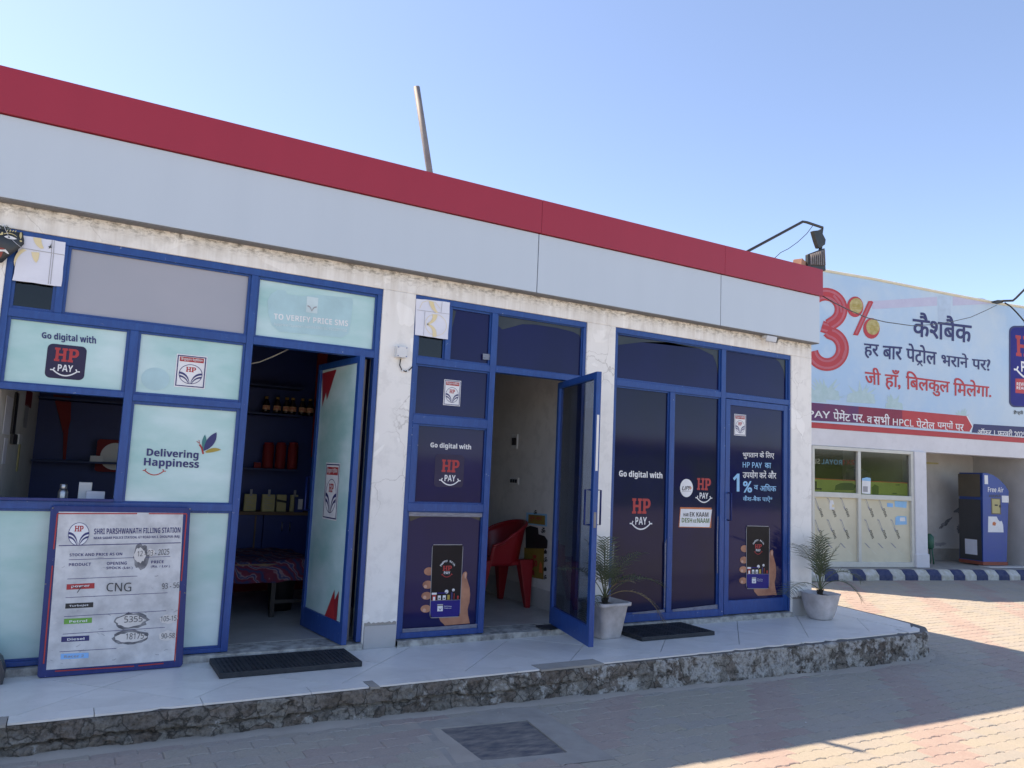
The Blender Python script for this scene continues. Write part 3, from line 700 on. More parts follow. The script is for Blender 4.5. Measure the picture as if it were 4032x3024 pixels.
# thresholds, skirting tiles and the bare patches over them
for a, b in (B1, B2, B3):
    mb = MB(); n = int((b-a)/.05); vs = []; fs = []
    for i in range(n+1):
        x = a+(b-a)*i/n; d = rr.uniform(-.006, .006)
        vs += [(x, -.03+d, -.002), (x, -.028+d, .046+rr.uniform(-.004, .001)), (x, .24, .046)]
    for i in range(n): k = i*3; fs += [(k, k+3, k+4, k+1), (k+1, k+4, k+5, k+2)]
    mb.add(vs, fs, 'threshold_stone'); mb.build('threshold', shop)
for (a, b, h) in ((B1[1]+.012, B2[0]-.008, .168), (B2[1]+.006, B3[0]-.006, .17), (B3[1]+.02, XR+.006, .17)):
    MB().box(a, b, -.014, -.001, .0, h, 'skirt_tile').build('skirting_tile', shop, .002)
    n = 14; top = [(a+(b-a)*(1-i/n), h+.012+.030*abs(noise.noise(Vector((a*3+i*.45, 0, 0))))+rr.uniform(0, .012)) for i in range(n+1)]
    mb = MB(); mb.prism([(a, -.0015, h+.001), (b, -.0015, h+.001)]+[(x, -.0015, z) for x, z in top], (0, -.0015, 0), 'cement'); mb.build('bare_plaster', shop)

# ---------------------------------------------------------------- shopfronts
FP = Plane((0, .046, 0), (1, 0, 0), (0, 0, 1))
def frame(bars, name='window_frame', mat='blue_paint'):
    mb = MB()
    for k, (x0, x1, z0, z1) in enumerate(bars): mb.box(x0, x1, .012 if k % 2 else .0135, .085, z0, z1, mat)
    return mb.build(name, shop, .0035)
def pane(par, x0, z0, x1, z1, mat, bead=.018, y=.046):
    mb = MB(); e = .012
    mb.box(x0-e, x1+e, y, y+.006, z0-e, z1+e, mat); p = mb.build('pane', par)
    mb = MB()
    for q in ((x0-bead-.02, x0, z0-bead-.02, z1+bead+.02), (x1, x1+bead+.02, z0-bead-.02, z1+bead+.02)): mb.box(q[0], q[1], .030, y-.001, q[2], q[3], 'blue_paint')
    for q in ((x0, x1, z0-bead-.02, z0), (x0, x1, z1, z1+bead+.02)): mb.box(q[0], q[1], .031, y-.001, q[2], q[3], 'blue_paint')
    mb.build('glazing_bead', par, .002)
    return p
# bay 1
f1 = frame([(-.471, -.432, .05, 2.70), (1.008, 1.056, .05, 2.70), (1.968, 2.008, .05, 2.70), (-.471, 2.008, 2.70, 2.75), (-.432, 1.008, 2.196, 2.252), (1.056, 1.968, 2.196, 2.252),
            (.262, .314, 1.054, 2.196), (-.190, -.146, 2.252, 2.70), (-.432, .262, 1.738, 1.780), (.314, 1.008, 1.724, 1.770), (-.432, 1.008, 1.002, 1.054), (-.432, 1.008, .05, .080), (.262, .314, .080, 1.002)])
pane(f1, -.413, 2.268, -.208, 2.68, 'smoke_glass')
pane(f1, -.128, 2.266, .990, 2.687, 'grey_film')
pane(f1, 1.072, 2.266, 1.955, 2.680, 'teal_film')
pane(f1, -.413, 1.788, .242, 2.182, 'teal_film'); pane(f1, .330, 1.786, .992, 2.181, 'teal_film')
pane(f1, .330, 1.061, .986, 1.703, 'teal_film')
pane(f1, -.413, .092, .246, .988, 'teal_film'); pane(f1, .330, .092, .992, .988, 'teal_film')
MB().box(-.432, .262, -.004, .011, 1.054, 1.073, 'deep_blue_paint').build('sill_strip', f1, .002)
# bay 2
f2 = frame([(2.283, 2.322, .05, 2.70), (2.990, 3.044, .05, 2.70), (3.934, 3.967, .05, 2.70), (2.283, 3.967, 2.70, 2.75), (2.322, 2.990, 2.192, 2.250), (3.044, 3.934, 2.196, 2.250),
            (2.566, 2.614, 2.250, 2.70), (2.322, 2.990, 1.712, 1.786), (2.322, 2.990, 1.022, 1.088), (2.322, 2.990, .05, .094), (2.322, 2.372, 1.088, 1.712)])
pane(f2, 2.342, 2.262, 2.555, 2.68, 'smoke_glass'); pane(f2, 2.627, 2.264, 2.978, 2.684, 'violet_film'); pane(f2, 3.060, 2.258, 3.924, 2.692, 'violet_film')
pane(f2, 2.345, 1.797, 2.981, 2.178, 'violet_film'); pane(f2, 2.386, 1.098, 2.981, 1.698, 'violet_film'); pane(f2, 2.342, .106, 2.984, 1.012, 'violet_film')
# bay 3
f3 = frame([(4.289, 4.322, .05, 2.70), (5.646, 5.708, .05, 2.70), (6.634, 6.659, .05, 2.70), (4.289, 6.659, 2.70, 2.75), (4.322, 5.646, 2.202, 2.264), (5.708, 6.634, 2.206, 2.262),
            (4.976, 5.036, .118, 2.202), (4.322, 5.646, .05, .118)])
pane(f3, 4.340, 2.280, 5.630, 2.690, 'violet_film'); pane(f3, 5.722, 2.266, 6.612, 2.696, 'violet_film')
pane(f3, 4.338, .134, 4.962, 2.188, 'dark_film'); pane(f3, 5.054, .134, 5.630, 2.188, 'dark_film')

# ---------------------------------------------------------------- door leaves
def leaf(P, Q, z0, z1, st, bot, glass, handle_at, film=None, both=True, thick=.042):
    """door leaf from hinge P to free edge Q (plan points)"""
    P = Vector((P[0], P[1], 0)); Q = Vector((Q[0], Q[1], 0)); U = (Q-P).normalized(); W = (Q-P).length; T = Vector((-U.y, U.x, 0))*(thick/2)
    mb = MB()
    def bx(u0, u1, a, b, mat='blue_paint', th=1.0, m=None):
        (m or mb).obox(P+U*(u0+u1)/2+Vector((0, 0, (a+b)/2)), U*(u1-u0)/2, T*th, Vector((0, 0, (b-a)/2)), mat)
    bx(0, st, z0, z1); bx(W-st, W, z0, z1, th=1.02); bx(st, W-st, z0, z0+bot, th=.97); bx(st, W-st, z1-st, z1, th=.97)
    d = mb.build('door', shop, .003)
    g = MB(); bx(st-.005, W-st+.005, z0+bot-.005, z1-st+.005, glass, .12, g); g.build('pane', d)
    b = MB()
    for sgn in (1, -1):
        pass
    hu = handle_at
    for sg in ((1, -1) if both else (1,)):
        h = MB(); o = T*sg
        n = o.normalized(); a = P+U*hu+o
        h.tube([a+Vector((0, 0, .98)), a+n*.045+Vector((0, 0, .98)), a+n*.045+Vector((0, 0, 1.25)), a+Vector((0, 0, 1.25))], .008, 'deep_blue_paint', 8)
        h.build('handle', d)
    return d, P, U, W, T
d1, P1, U1, W1, T1 = leaf((1.848, -.075), (1.757, .735), .055, 2.19, .05, .15, 'teal_film', .78)
d2, P2_, U2, W2, T2 = leaf((3.79, .155), (3.572, -.748), .062, 2.185, .055, .15, 'tinted_glass', .875)
d3, P3, U3, W3, T3 = leaf((6.630, .042), (5.722, .042), .056, 2.202, .062, .135, 'violet_film', .868)
# bolt plate and flaked strip on the leading edge of the outward door
mb = MB(); e = P2_+U2*(W2+.0015)
mb.obox(e+Vector((0, 0, 1.62)), U2*.001, T2*.45, Vector((0, 0, .22)), 'white_plastic'); mb.build('flaked_strip', d2); mb = MB(); mb.obox(e+Vector((0, 0, 1.02)), U2*.0016, T2*.5, Vector((0, 0, .06)), 'galv_pipe')
mb.build('lock_plate', d2)
# narrow mullion strip behind the first door
MB().box(1.905, 1.940, .10, .14, .05, 2.19, 'galv_pipe').build('door_stop', shop)

# ---------------------------------------------------------------- prints on the glass of bay 1
pr = Print(FP)
pr.tpx(sans('Go digital with', False), zA(455, 1500), zA(1045, 1450), 'navy_print', off=.012) if False else None
pr.qpx(sans('Go digital with'), zA(455, 1490), zA(1045, 1555), zA(1045, 1452), zA(455, 1400), 'navy_print', off=.012)
u0, v0, u1, v1 = px_rect(FP, zB(520, 240), zA(940, 1555)); u0 = FP.uv(*zB(497, 100))[0]; u1 = FP.uv(*zB(930, 100))[0]
v0 = FP.uv(*zB(700, 255))[1]; v1 = FP.uv(*zA(730, 1545))[1]
pr.poly(rrect(u0, v0, u1, v1, .032), 'mauve_black', 0)
pr.hppay((u0+u1)/2, v0+(v1-v0)*.70, (u1-u0)*.62)
pr.build('pay_sticker', f1)
pr = Print(FP); a = FP.uv(*zB(1895, 335)); b = FP.uv(*zD(37, 830)); 
u0 = FP.uv(*zB(1905, 200))[0]; u1 = FP.uv(*zD(25, 960))[0]; v1 = FP.uv(*zB(1940, -20))[1]; v0 = FP.uv(*zB(1900, 338))[1]
pr.logo_card(u0, v0, u1, v1); pr.build('logo_sticker', f1)
pr = Print(FP); c = FP.uv(*zB(1692, 255)); pr.disc(c[0], c[1], .088, .078, 'pale_teal_print'); pr.build('faded_round_sticker', f1)
pr = Print(FP)
pr.qpx(sans('Delivering'), zB(1594, 1116), zB(2158, 1146), zB(2164, 1038), zB(1600, 1006), 'navy_print', off=.012)
pr.qpx(sans('Happiness'), zB(1563, 1222), zB(2163, 1250), zB(2168, 1138), zB(1570, 1108), 'navy_print', off=.012)
c = FP.uv(*zB(1680, 1255)); pr.smile(c[0], c[1], .115, 'red_print', th=.055)
bx_, by_ = FP.uv(*zB(2215, 1040)); L = lambda pts: [(bx_+x, by_+y) for x, y in pts]
pr.poly(L([(0, 0)]+bez((0, 0), (-.03, .06), (.0, .115))+bez((.0, .115), (.03, .06), (0, 0))[:-1]), 'teal_print', 1)
pr.poly(L(bez((0, 0), (.0, .10), (.075, .135))+bez((.075, .135), (.09, .05), (.012, .005))[:-1]), 'navy_print', 1.4)
pr.poly(L(bez((.01, -.005), (.06, .045), (.115, .015))+bez((.115, .015), (.06, -.01), (.01, -.012))[:-1]), 'ochre_print', 1.2)
pr.line(L([(.0, -.02), (-.012, .02), (-.03, .045)]), .012, 'red_print', 1); pr.line(L([(-.03, .05), (-.05, .066)]), .004, 'red_print', 1); pr.line(L([(-.03, .05), (-.036, .075)]), .004, 'red_print', 1)
pr.build('slogan_sticker', f1)
pr = Print(FP)
ol = [zD(*p) for p in ((525, 385), (550, 330), (610, 292), (670, 300), (690, 330), (800, 345), (930, 335), (1215, 360), (1222, 400), (1205, 560), (1185, 650), (1130, 685), (620, 635), (560, 580), (530, 480))]
pr.polypx(ol, 'pale_teal_print', 0)
u0, v0, u1, v1 = px_rect(FP, zD(838, 475), zD(940, 360)); pr.rect(u0, v0, u1, v1, 'faded_print', 1)
F_ = lambda x, y: (u0+(u1-u0)*x, v0+(v1-v0)*y)
pr.strip([F_(*p) for p in bez((.1, .45), (.45, .42), (.5, .1))], [F_(*p) for p in bez((.1, .36), (.38, .34), (.46, .1))], 'grey_print', 2); pr.strip([F_(*p) for p in bez((.9, .45), (.55, .42), (.5, .1))], [F_(*p) for p in bez((.9, .36), (.62, .34), (.54, .1))], 'grey_print', 2)
pr.qpx(sans('TO VERIFY PRICE SMS'), zD(577, 532), zD(1182, 592), zD(1182, 545), zD(577, 485), 'white_print', 1)
pr.qpx(sans('hpprice<Space>(16594430) to 922201122'), zD(577, 590), zD(1172, 642), zD(1172, 610), zD(577, 560), 'faded_print', 1)
pr.build('price_sms_sticker', f1)
# sticker and red flash on the inner face of the open door
sd_ = 1 if T1.dot(CAM-P1) > 0 else -1
D1 = Plane(P1+T1*.13*sd_, U1, (0, 0, 1), .001)
if D1.N.dot(CAM-D1.P0) < 0: D1 = Plane(P1+T1*.13*sd_, -U1, (0, 0, 1), .001)
pr = Print(D1)
a = D1.uv(*zE(780, 570)); b = D1.uv(*zE(898, 205)); pr.logo_card(min(a[0], b[0]), D1.uv(*zE(840, 577))[1], max(a[0], b[0]), D1.uv(*zE(850, 203))[1])
pr.build('logo_sticker', d1); pr = Print(D1)
pr.polypx([zE(792, 1212), zE(860, 1030), zE(862, 1240)], 'red_print', 0); pr.polypx([zE(858, 1105), zE(889, 1040), zE(872, 1250), zE(860, 1250)], 'banner_deep', .5)
pr.build('red_flash', d1); pr = Print(D1)
pr.polypx([zD(975, 975), zD(1090, 945), zD(1012, 1195), zD(1005, 1130), zD(975, 1250)], 'banner_deep', 0)
pr.build('red_flash', d1)

# ---------------------------------------------------------------- prints on bays 2 and 3
pr = Print(FP); a = FP.uv(*zF(572, 1172)); b = FP.uv(*zF(752, 945)); pr.logo_card(a[0]+.006, FP.uv(*zF(655, 1178))[1], b[0]-.004, FP.uv(*zF(665, 940))[1]); pr.build('logo_sticker', f2)
pr = Print(FP)
pr.qpx(sans('Go digital with'), zF(460, 1580), zF(840, 1602), zF(840, 1540), zF(460, 1520), 'white_print', off=.014)
c0 = FP.uv(*zG(412, 200)); c1 = FP.uv(*zG(637, 200)); pr.poly(rrect(c0[0], FP.uv(*zG(520, 328))[1], c1[0], FP.uv(*zG(520, 78))[1], .03), 'mauve_black', 0)
a = FP.uv(*zG(465, 200)); b = FP.uv(*zG(604, 125)); pr.hppay((a[0]+b[0])/2, (a[1]+b[1])/2-.004, (b[0]-a[0])*1.0, l=1)
pr.build('pay_sticker', f2)
pr = Print(FP)
pr.qpx(sans('Go digital with'), zH(302, 1400), zH(680, 1418), zH(680, 1348), zH(302, 1330), 'white_print', off=.014)
pr.build('lettering', f3); pr = Print(FP)
a = FP.uv(*zI(415, 370)); b = FP.uv(*zI(578, 262)); pr.hppay((a[0]+b[0])/2, (a[1]+b[1])/2, (b[0]-a[0])*1.0)
pr.build('pay_sticker', f3)
pr = Print(FP)
c = FP.uv(*zI(891, 158)); pr.disc(c[0], c[1], .083, .088, 'white_print', 0); pr.qpx('UPI', zI(850, 178), zI(918, 178), zI(922, 140), zI(854, 142), 'black_print', 1, off=.012, shear=.25); pr.polypx([zI(922, 140), zI(935, 158), zI(922, 176)], 'orange_print', 1); pr.linepx([zI(850, 186), zI(930, 186)], .004, 'grey_print', 1)
a = FP.uv(*zI(982, 163)); b = FP.uv(*zI(1103, 87)); pr.hppay((a[0]+b[0])/2, (a[1]+b[1])/2, (b[0]-a[0]))
pr.build('upi_sticker', f3)
pr = Print(FP)
pr.polypx([zI(822, 500), zI(1105, 505), zI(1108, 330), zI(836, 325)], 'orange_print', 0); pr.polypx([zI(828, 494), zI(1090, 499), zI(1112, 346), zI(840, 340)], 'white_print', 1)
pr.qpx(sans('HAR'), zI(863, 405), zI(908, 405), zI(908, 376), zI(863, 376), 'black_print', 2); pr.qpx(sans('EK KAAM'), zI(918, 406), zI(1080, 410), zI(1080, 370), zI(918, 367), 'black_print', 2)
pr.qpx(sans('DESH'), zI(848, 458), zI(938, 460), zI(938, 420), zI(848, 417), 'dark_green', 2); pr.qpx(sans('KE'), zI(948, 460), zI(975, 460), zI(975, 432), zI(948, 432), 'dark_green', 2); pr.qpx(sans('NAAM'), zI(982, 461), zI(1088, 462), zI(1088, 422), zI(982, 420), 'dark_green', 2)
pr.build('slogan_sticker', f3)
FD = Plane((0, .042-.021*.12, 0), (1, 0, 0), (0, 0, 1), .002)
pr = Print(FD); a = FD.uv(*zH(1303, 1025)); b = FD.uv(*zH(1408, 850)); pr.logo_card(a[0], a[1], b[0], b[1]); pr.build('logo_sticker', d3)
pr = Print(FD)
pr.qpx('भुगतान के िलए', zH(1378, 1232), zH(1652, 1240), zH(1652, 1168), zH(1378, 1162), 'white_print', off=.012); pr.build('lettering_line', d3); pr = Print(FD)
pr.qpx(sans('HP PAY', False), zH(1378, 1306), zH(1545, 1312), zH(1545, 1264), zH(1378, 1258), 'sky_blue_print', off=.012); pr.qpx('का', zH(1570, 1312), zH(1625, 1314), zH(1625, 1268), zH(1570, 1266), 'sky_blue_print', off=.012); pr.build('lettering_line', d3); pr = Print(FD)
pr.qpx('उपयोग करें और', zH(1378, 1398), zH(1670, 1405), zH(1670, 1335), zH(1378, 1328), 'white_print', off=.012); pr.build('lettering_line', d3); pr = Print(FD)
pr.qpx(sans('1'), zH(1293, 1516), zH(1350, 1516), zH(1350, 1360), zH(1293, 1360), 'sky_blue_print'); pr.qpx(sans('%'), zH(1380, 1525), zH(1460, 1525), zH(1460, 1425), zH(1380, 1425), 'sky_blue_print', off=.02); pr.build('lettering_line', d3); pr = Print(FD)
pr.qpx('व', zH(1475, 1500), zH(1512, 1500), zH(1512, 1460), zH(1475, 1460), 'sky_blue_print', off=.012); pr.qpx('अिधक', zH(1528, 1512), zH(1670, 1516), zH(1670, 1452), zH(1528, 1448), 'sky_blue_print', off=.012); pr.build('lettering_line', d3); pr = Print(FD)
pr.qpx('कैश-बैक पाऐं*', zH(1380, 1606), zH(1636, 1612), zH(1636, 1556), zH(1380, 1550), 'sky_blue_print', off=.012); pr.build('lettering_line', d3); pr = Print(FD)
# the hand holding a phone, printed on two panes
def hand_print(par, pl, mp, name='phone_poster'):
    """mp maps poster coordinates (0..1 across the phone, 0..1 up it) to pixels"""
    pr = Print(pl); X = lambda pts: [pl.uv(*mp(*p)) for p in pts]
    def ell(cx, cy, rx, ry, m, l, a0=0, a1=348): pr.poly(X(arc(cx, cy, rx, ry, a0, a1, 22)), m, l)
    pr.poly(X([(.30, .02), (.95, .03), (1.0, .30), (.97, .46), (1.02, .585), (1.06, .615), (1.13, .625), (1.17, .60), (1.16, .54), (1.19, .50), (1.27, .40), (1.30, .30), (1.29, .20), (1.24, .10), (1.27, .01), (1.34, -.095), (.52, -.11), (.36, -.045)]), 'skin_print', 0)
    pr.poly(X(bez((1.085, .60), (1.085, .53), (1.12, .525))+bez((1.12, .525), (1.15, .56), (1.135, .61))), 'nail_print', .6)
    ell(-.06, .635, .17, .055, 'skin_print', 0); ell(-.09, .455, .17, .055, 'skin_print', 0); ell(-.12, .305, .17, .052, 'skin_print', .2); ell(-.13, .13, .17, .052, 'skin_print', .2)
    for cx, cy in ((-.17, .43), (-.18, .285), (-.18, .11)): ell(cx, cy, .055, .024, 'nail_print', .8)
    rr_ = rrect(0, 0, 1, 1, .06); rr2 = [(x, y) for x, y in rr_]
    k = .5
    sq = lambda e: [((x if x < .5 else x), y) for x, y in [(min(max(px_, e), 1-e), min(max(py_, e*k), 1-e*k)) for px_, py_ in rr_]]
    pr.poly(X(rr_), 'grey_print', 1.6); pr.poly(X(sq(.018)), 'screen_black', 2.2)
    pr.poly(X([(.02, .235), (.98, .235), (.98, .06), (.93, .012), (.07, .012), (.02, .06)]), 'screen_blue', 2.8)
    for (x0, x1, y0, y1, m) in ((.04, .20, .318, .345, 'white_print'), (.06, .18, .24, .315, 'red_print'), (.085, .155, .24, .29, 'white_print'), (.24, .34, .245, .305, 'white_print'), (.40, .50, .245, .305, 'white_print'), (.26, .32, .255, .275, 'black_print'), (.42, .48, .255, .275, 'black_print'),
                                (.22, .50, .33, .345, 'screen_blue'), (.55, .63, .245, .31, 'ochre_print'), (.67, .72, .24, .345, 'navy_print'), (.76, .78, .25, .33, 'red_print'), (.87, .92, .25, .295, 'red_print'), (.02, .98, .235, .239, 'grey_print'), (.24, .42, .09, .185, 'white_print'), (.24, .42, .165, .178, 'red_print')):
        pr.poly(X([(x0, y0), (x1, y0), (x1, y1), (x0, y1)]), m, 3.4+.4*(m in ('black_print', 'white_print', 'red_print') and x1-x0 < .12))
    for cx, cy, r in ((.52, .355, .06), (.74, .375, .045)):
        ell(cx, cy, r, r*.45, 'white_print', 3.2); pr.poly(X([(cx-r*.6, cy), (cx, cy-r*.2), (cx+r*.6, cy), (cx, cy-r*.4)]), 'navy_print', 4)
    pr.poly(X([(.27, .14), (.33, .115), (.39, .14), (.33, .098)]), 'navy_print', 4)
    A = [mp(.46, .148), mp(.70, .142), mp(.70, .158), mp(.46, .164)]; pr.qpx(sans('Delivering'), *A, 'white_print', 3.4)
    A = [mp(.46, .122), mp(.70, .116), mp(.70, .132), mp(.46, .138)]; pr.qpx(sans('Happiness'), *A, 'white_print', 3.4)
    # Happy with - set on an arc
    st = 'Happy with'; n = len(st)
    for i, ch in enumerate(st):
        if ch == ' ': continue
        th = math.radians(148-116*i/(n-1)); cx, cy, r = .52, .655, .225; w_ = .026; h_ = .028
        px_, py_ = cx+r*math.cos(th), cy+r*.47*math.sin(th); dx, dy = math.sin(th), -math.cos(th)*.47; nx, ny = math.cos(th), math.sin(th)*.47
        wq = w_*(.5 if ch in 'it' else 1.0); hh = h_*2.1*(.78 if ch in 'a' else 1)
        cr = [(px_-dx*wq, py_-dy*wq), (px_+dx*wq, py_+dy*wq), (px_+dx*wq+nx*hh, py_+dy*wq+ny*hh), (px_-dx*wq+nx*hh, py_-dy*wq+ny*hh)]
        pr.qpx(sans(ch), *[mp(*c) for c in cr], 'white_print', 3.4)
    a = pl.uv(*mp(.37, .64)); b = pl.uv(*mp(.66, .71)); pr.slab_hp(a[0], a[1], b[0], b[1], 'red_print', 3.4)
    pr.qpx(sans('PAY'), mp(.41, .595), mp(.61, .593), mp(.61, .63), mp(.41, .632), 'white_print', 3.4)
    c = pl.uv(*mp(.51, .588)); e = pl.uv(*mp(.68, .588)); pr.smile(c[0], c[1], (e[0]-c[0])*1.7, 'red_print', 3.4)
    return pr.build(name, par)
def quad_map(bl, br, tr, tl):
    return lambda u, v: tuple((bl[i]*(1-u)+br[i]*u)*(1-v)+(tl[i]*(1-u)+tr[i]*u)*v for i in (0, 1))
hand_print(f2, FP, quad_map(zG(372, 1335), zG(606, 1325), zG(632, 768), zG(392, 768)))
hand_print(d3, FD, quad_map(zI(1408, 1036), zI(1608, 1036), zI(1612, 490), zI(1408, 485)))
# peeling clear tape along the lower edges
def tape(par, pts, wd):
    pr = Print(Plane((0, .028, 0), (1, 0, 0), (0, 0, 1)))
    pr.linepx(pts, wd, 'clear_tape', 0); pr.build('peeling_tape', par)
tape(f3, [zI(257, 640), zI(250, 760), zI(240, 900)], .018); tape(f3, [zI(735, 575), zI(712, 650), zI(712, 800), zI(708, 1000), zI(705, 1200)], .03); tape(f3, [zI(1165, 405), zI(1160, 600), zI(1160, 900)], .014)
tape(f3, [zI(420, 1262), zI(560, 1245), zI(700, 1232)], .035); tape(f3, [zI(770, 1235), zI(960, 1215), zI(1180, 1190)], .045)
tape(f2, [zG(165, 1432), zG(400, 1418), zG(745, 1392)], .03); tape(f2, [zG(215, 535), zG(480, 540), zG(790, 545)], .03)
tape(f2, [zF(950, 720), zF(1015, 725)], .05)

# film shrunk away from the head of the panes, bare glass above it
def bare(par, pts):
    pr = Print(FP); pr.polypx(pts, 'bare_glass', 0); pr.build('bare_glass', par)
bare(f2, [zF(*p) for p in ((1088, 340), (1868, 458), (1866, 560), (1850, 520), (1790, 490), (1640, 452), (1440, 422), (1320, 418), (1130, 468), (1088, 425))])
bare(f2, [zF(*p) for p in ((665, 285), (700, 295), (690, 345), (660, 460))])
bare(f2, [zG(*p) for p in ((212, 535), (772, 530), (770, 590), (690, 560), (480, 540), (300, 560), (225, 590))])
bare(f3, [zH(*p) for p in ((287, 158), (1170, 275), (1168, 520), (1150, 400), (1120, 330), (1000, 270), (720, 215), (500, 215), (330, 235), (287, 240))])
bare(f3, [zH(*p) for p in ((1660, 355), (1752, 370), (1750, 560), (1735, 460), (1700, 390))])
# ================================================================ ROOMS behind the shopfronts
FL = .048
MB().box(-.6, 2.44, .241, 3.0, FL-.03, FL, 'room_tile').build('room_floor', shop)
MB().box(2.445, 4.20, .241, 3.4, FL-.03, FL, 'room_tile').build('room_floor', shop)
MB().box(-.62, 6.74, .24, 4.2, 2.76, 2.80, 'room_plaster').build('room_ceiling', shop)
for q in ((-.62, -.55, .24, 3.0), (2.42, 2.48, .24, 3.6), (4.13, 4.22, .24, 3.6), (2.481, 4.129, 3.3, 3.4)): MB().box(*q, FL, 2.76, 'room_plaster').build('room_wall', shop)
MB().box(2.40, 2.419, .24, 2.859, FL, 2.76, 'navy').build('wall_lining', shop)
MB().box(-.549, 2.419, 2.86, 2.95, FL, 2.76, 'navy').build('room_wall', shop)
mb = MB(); mb.box(4.118, 4.129, .24, 3.3, FL, .235, 'skirt_tile'); mb.build('room_skirting', shop)
# wall shelving in the first shop
YS = 2.58
shelf = thing('shelf_unit', 'dark navy wall shelving with a low cupboard at the back of the first shop', 'shelf', (.9, 2.7, FL))
SB = Plane((0, YS, 0), (1, 0, 0), (0, 0, 1))
zs = lambda p: SB.uv(*p)[1]
for z in (zs(zD(640, 1075)), zs(zD(640, 1305)), zs(zE(500, 243))):
    MB().box(-.318, 2.10, YS, 2.858, z-.02, z, 'shelf_navy').build('shelf_board', shelf, .002)
ZC = zs(zE(450, 522))
MB().box(-.318, 2.30, YS-.08, 2.858, ZC-.03, ZC, 'wood_brown').build('counter_top', shelf, .002)
x = -.54
for i in range(5):
    xa = -.31+i*.52; m_ = MB(); m_.box(xa+.004, xa+.516, YS-.05, YS-.03, .25, ZC-.032, 'navy'); dd = m_.build('cupboard_door', shelf, .002)
    hx = xa+.46 if i % 2 == 0 else xa+.05
    if i in (2, 3):
        px_ = zR(1058, 810) if i == 2 else zR(1207, 812); u, v = SB.uv(*px_); MB().tube([(u, YS-.075, v-.045), (u, YS-.075, v+.045)], .006, 'steel', 6).build('handle', dd)
MB().box(-.318, 2.30, YS-.02, 2.858, FL, .249, 'red_cloth').build('plinth', shelf)
u, v = SB.uv(*zR(570, 800)); MB().box(u-.008, u+.008, YS-.056, YS-.051, .26, ZC-.04, 'wood_brown').build('divider', shelf)
# red hangings on the back wall
hp_ = Plane((0, 2.84, 0), (1, 0, 0), (0, 0, 1))
def hang(pts, label):
    mb = MB(); mb.prism([hp_.at(*hp_.uv(*p)) for p in pts], (0, .008, 0), 'red_cloth'); return tag(mb.build('red_hanging'), label, 'hanging')
hang([zB(580, 425), zB(775, 445), zB(770, 700), zB(745, 800), zB(715, 1130), zB(685, 1130), zB(690, 850), zB(640, 650)], 'tapering red cloth hanging seen through the open cashier window')
hang([zD(935, 795), zD(1045, 810), zD(1000, 1050), zD(965, 1250), zD(940, 1659), zD(880, 1659), zD(905, 1250)], 'tall narrow red panel on the back wall beside the open door')
# bottles on the upper shelf
names = ['first', 'second', 'third', 'fourth', 'fifth', 'last']
for i, (cx, top, bot) in enumerate(((512, 1138, 1275), (602, 1142, 1280), (678, 1150, 1290), (727, 1152, 1292), (806, 1157, 1298), (868, 1162, 1305))):
    bp_ = Plane((0, YS+.08, 0), (1, 0, 0), (0, 0, 1)); u, v0 = bp_.uv(*zD(cx, bot)); _, v1 = bp_.uv(*zD(cx, top)); z0 = zs(zD(640, 1305))+.001; h = v1-v0
    t = thing('bottle', 'brown bottle with cream label on the upper shelf, %s from the left' % names[i], 'bottle', (u, YS+.08, z0), 'bottles on the upper shelf')
    MB().lathe((u, YS+.08, z0), [(.034, 0), (.040, .02), (.040, h*.45), (.031, h*.62), (.016, h*.8), (.015, h*.86)], 'bottle_dark', 14).build('glass', t)
    MB().lathe((u, YS+.08, z0+h*.861), [(.019, 0), (.019, h*.13)], 'bottle_cap', 12).build('cap', t)
    m_ = MB(); vs = []; n = 8
    for k in range(n+1):
        a_ = math.radians(200+140*k/n)
        for z in (.035, h*.46): vs.append((u+.0412*math.cos(a_), YS+.08+.0412*math.sin(a_), z0+z))
    m_.add(vs, [(2*k, 2*k+2, 2*k+3, 2*k+1) for k in range(n)], 'bottle_label'); m_.build('label', t)
# three red canisters
zc = zs(zE(500, 243))+.001
for i, (a, b) in enumerate(((388, 460), (472, 540), (552, 618))):
    q = Plane((0, YS+.09, 0), (1, 0, 0), (0, 0, 1)); u0 = q.uv(*zE(a, 150))[0]; u1 = q.uv(*zE(b, 150))[0]; h = q.uv(*zE(a, 68))[1]-zc; r = (u1-u0)/2; u = (u0+u1)/2
    t = thing('canister', '%s tall dark red canister on the middle shelf' % ('left', 'middle', 'right')[i], 'canister', (u, YS+.09, zc), 'red canisters on the shelf')
    MB().lathe((u, YS+.09, zc), [(r*.94, 0), (r, .02), (r, h*.88), (r*.9, h*.93)], 'red_cloth', 16).build('body', t); MB().lathe((u, YS+.09, zc+h*.931), [(r*.8, 0), (r*.84, h*.03), (r*.8, h*.068)], 'banner_deep', 16).build('lid', t)
q = Plane((0, YS-.01, 0), (1, 0, 0), (0, 0, 1))
def shelf_box(name, bl, tr, mat, label, cat, d=.05, y=YS+.03, z0=None, extra=None):
    qq = Plane((0, y, 0), (1, 0, 0), (0, 0, 1)); u0, v0, u1, v1 = px_rect(qq, bl, tr); z0 = z0 if z0 is not None else v0
    t = thing(name, label, cat, ((u0+u1)/2, y, z0))
    MB().box(u0, u1, y, y+d, z0, z0+(v1-v0), mat).build('body', t, .002)
    if extra: extra(t, u0, u1, y, z0, v1-v0)
    return t
def clipx(t, u0, u1, y, z0, h): MB().box((u0+u1)/2-.012, (u0+u1)/2+.012, y-.006, y-.001, z0+h-.02, z0+h+.05, 'grey_print').build('clip', t)
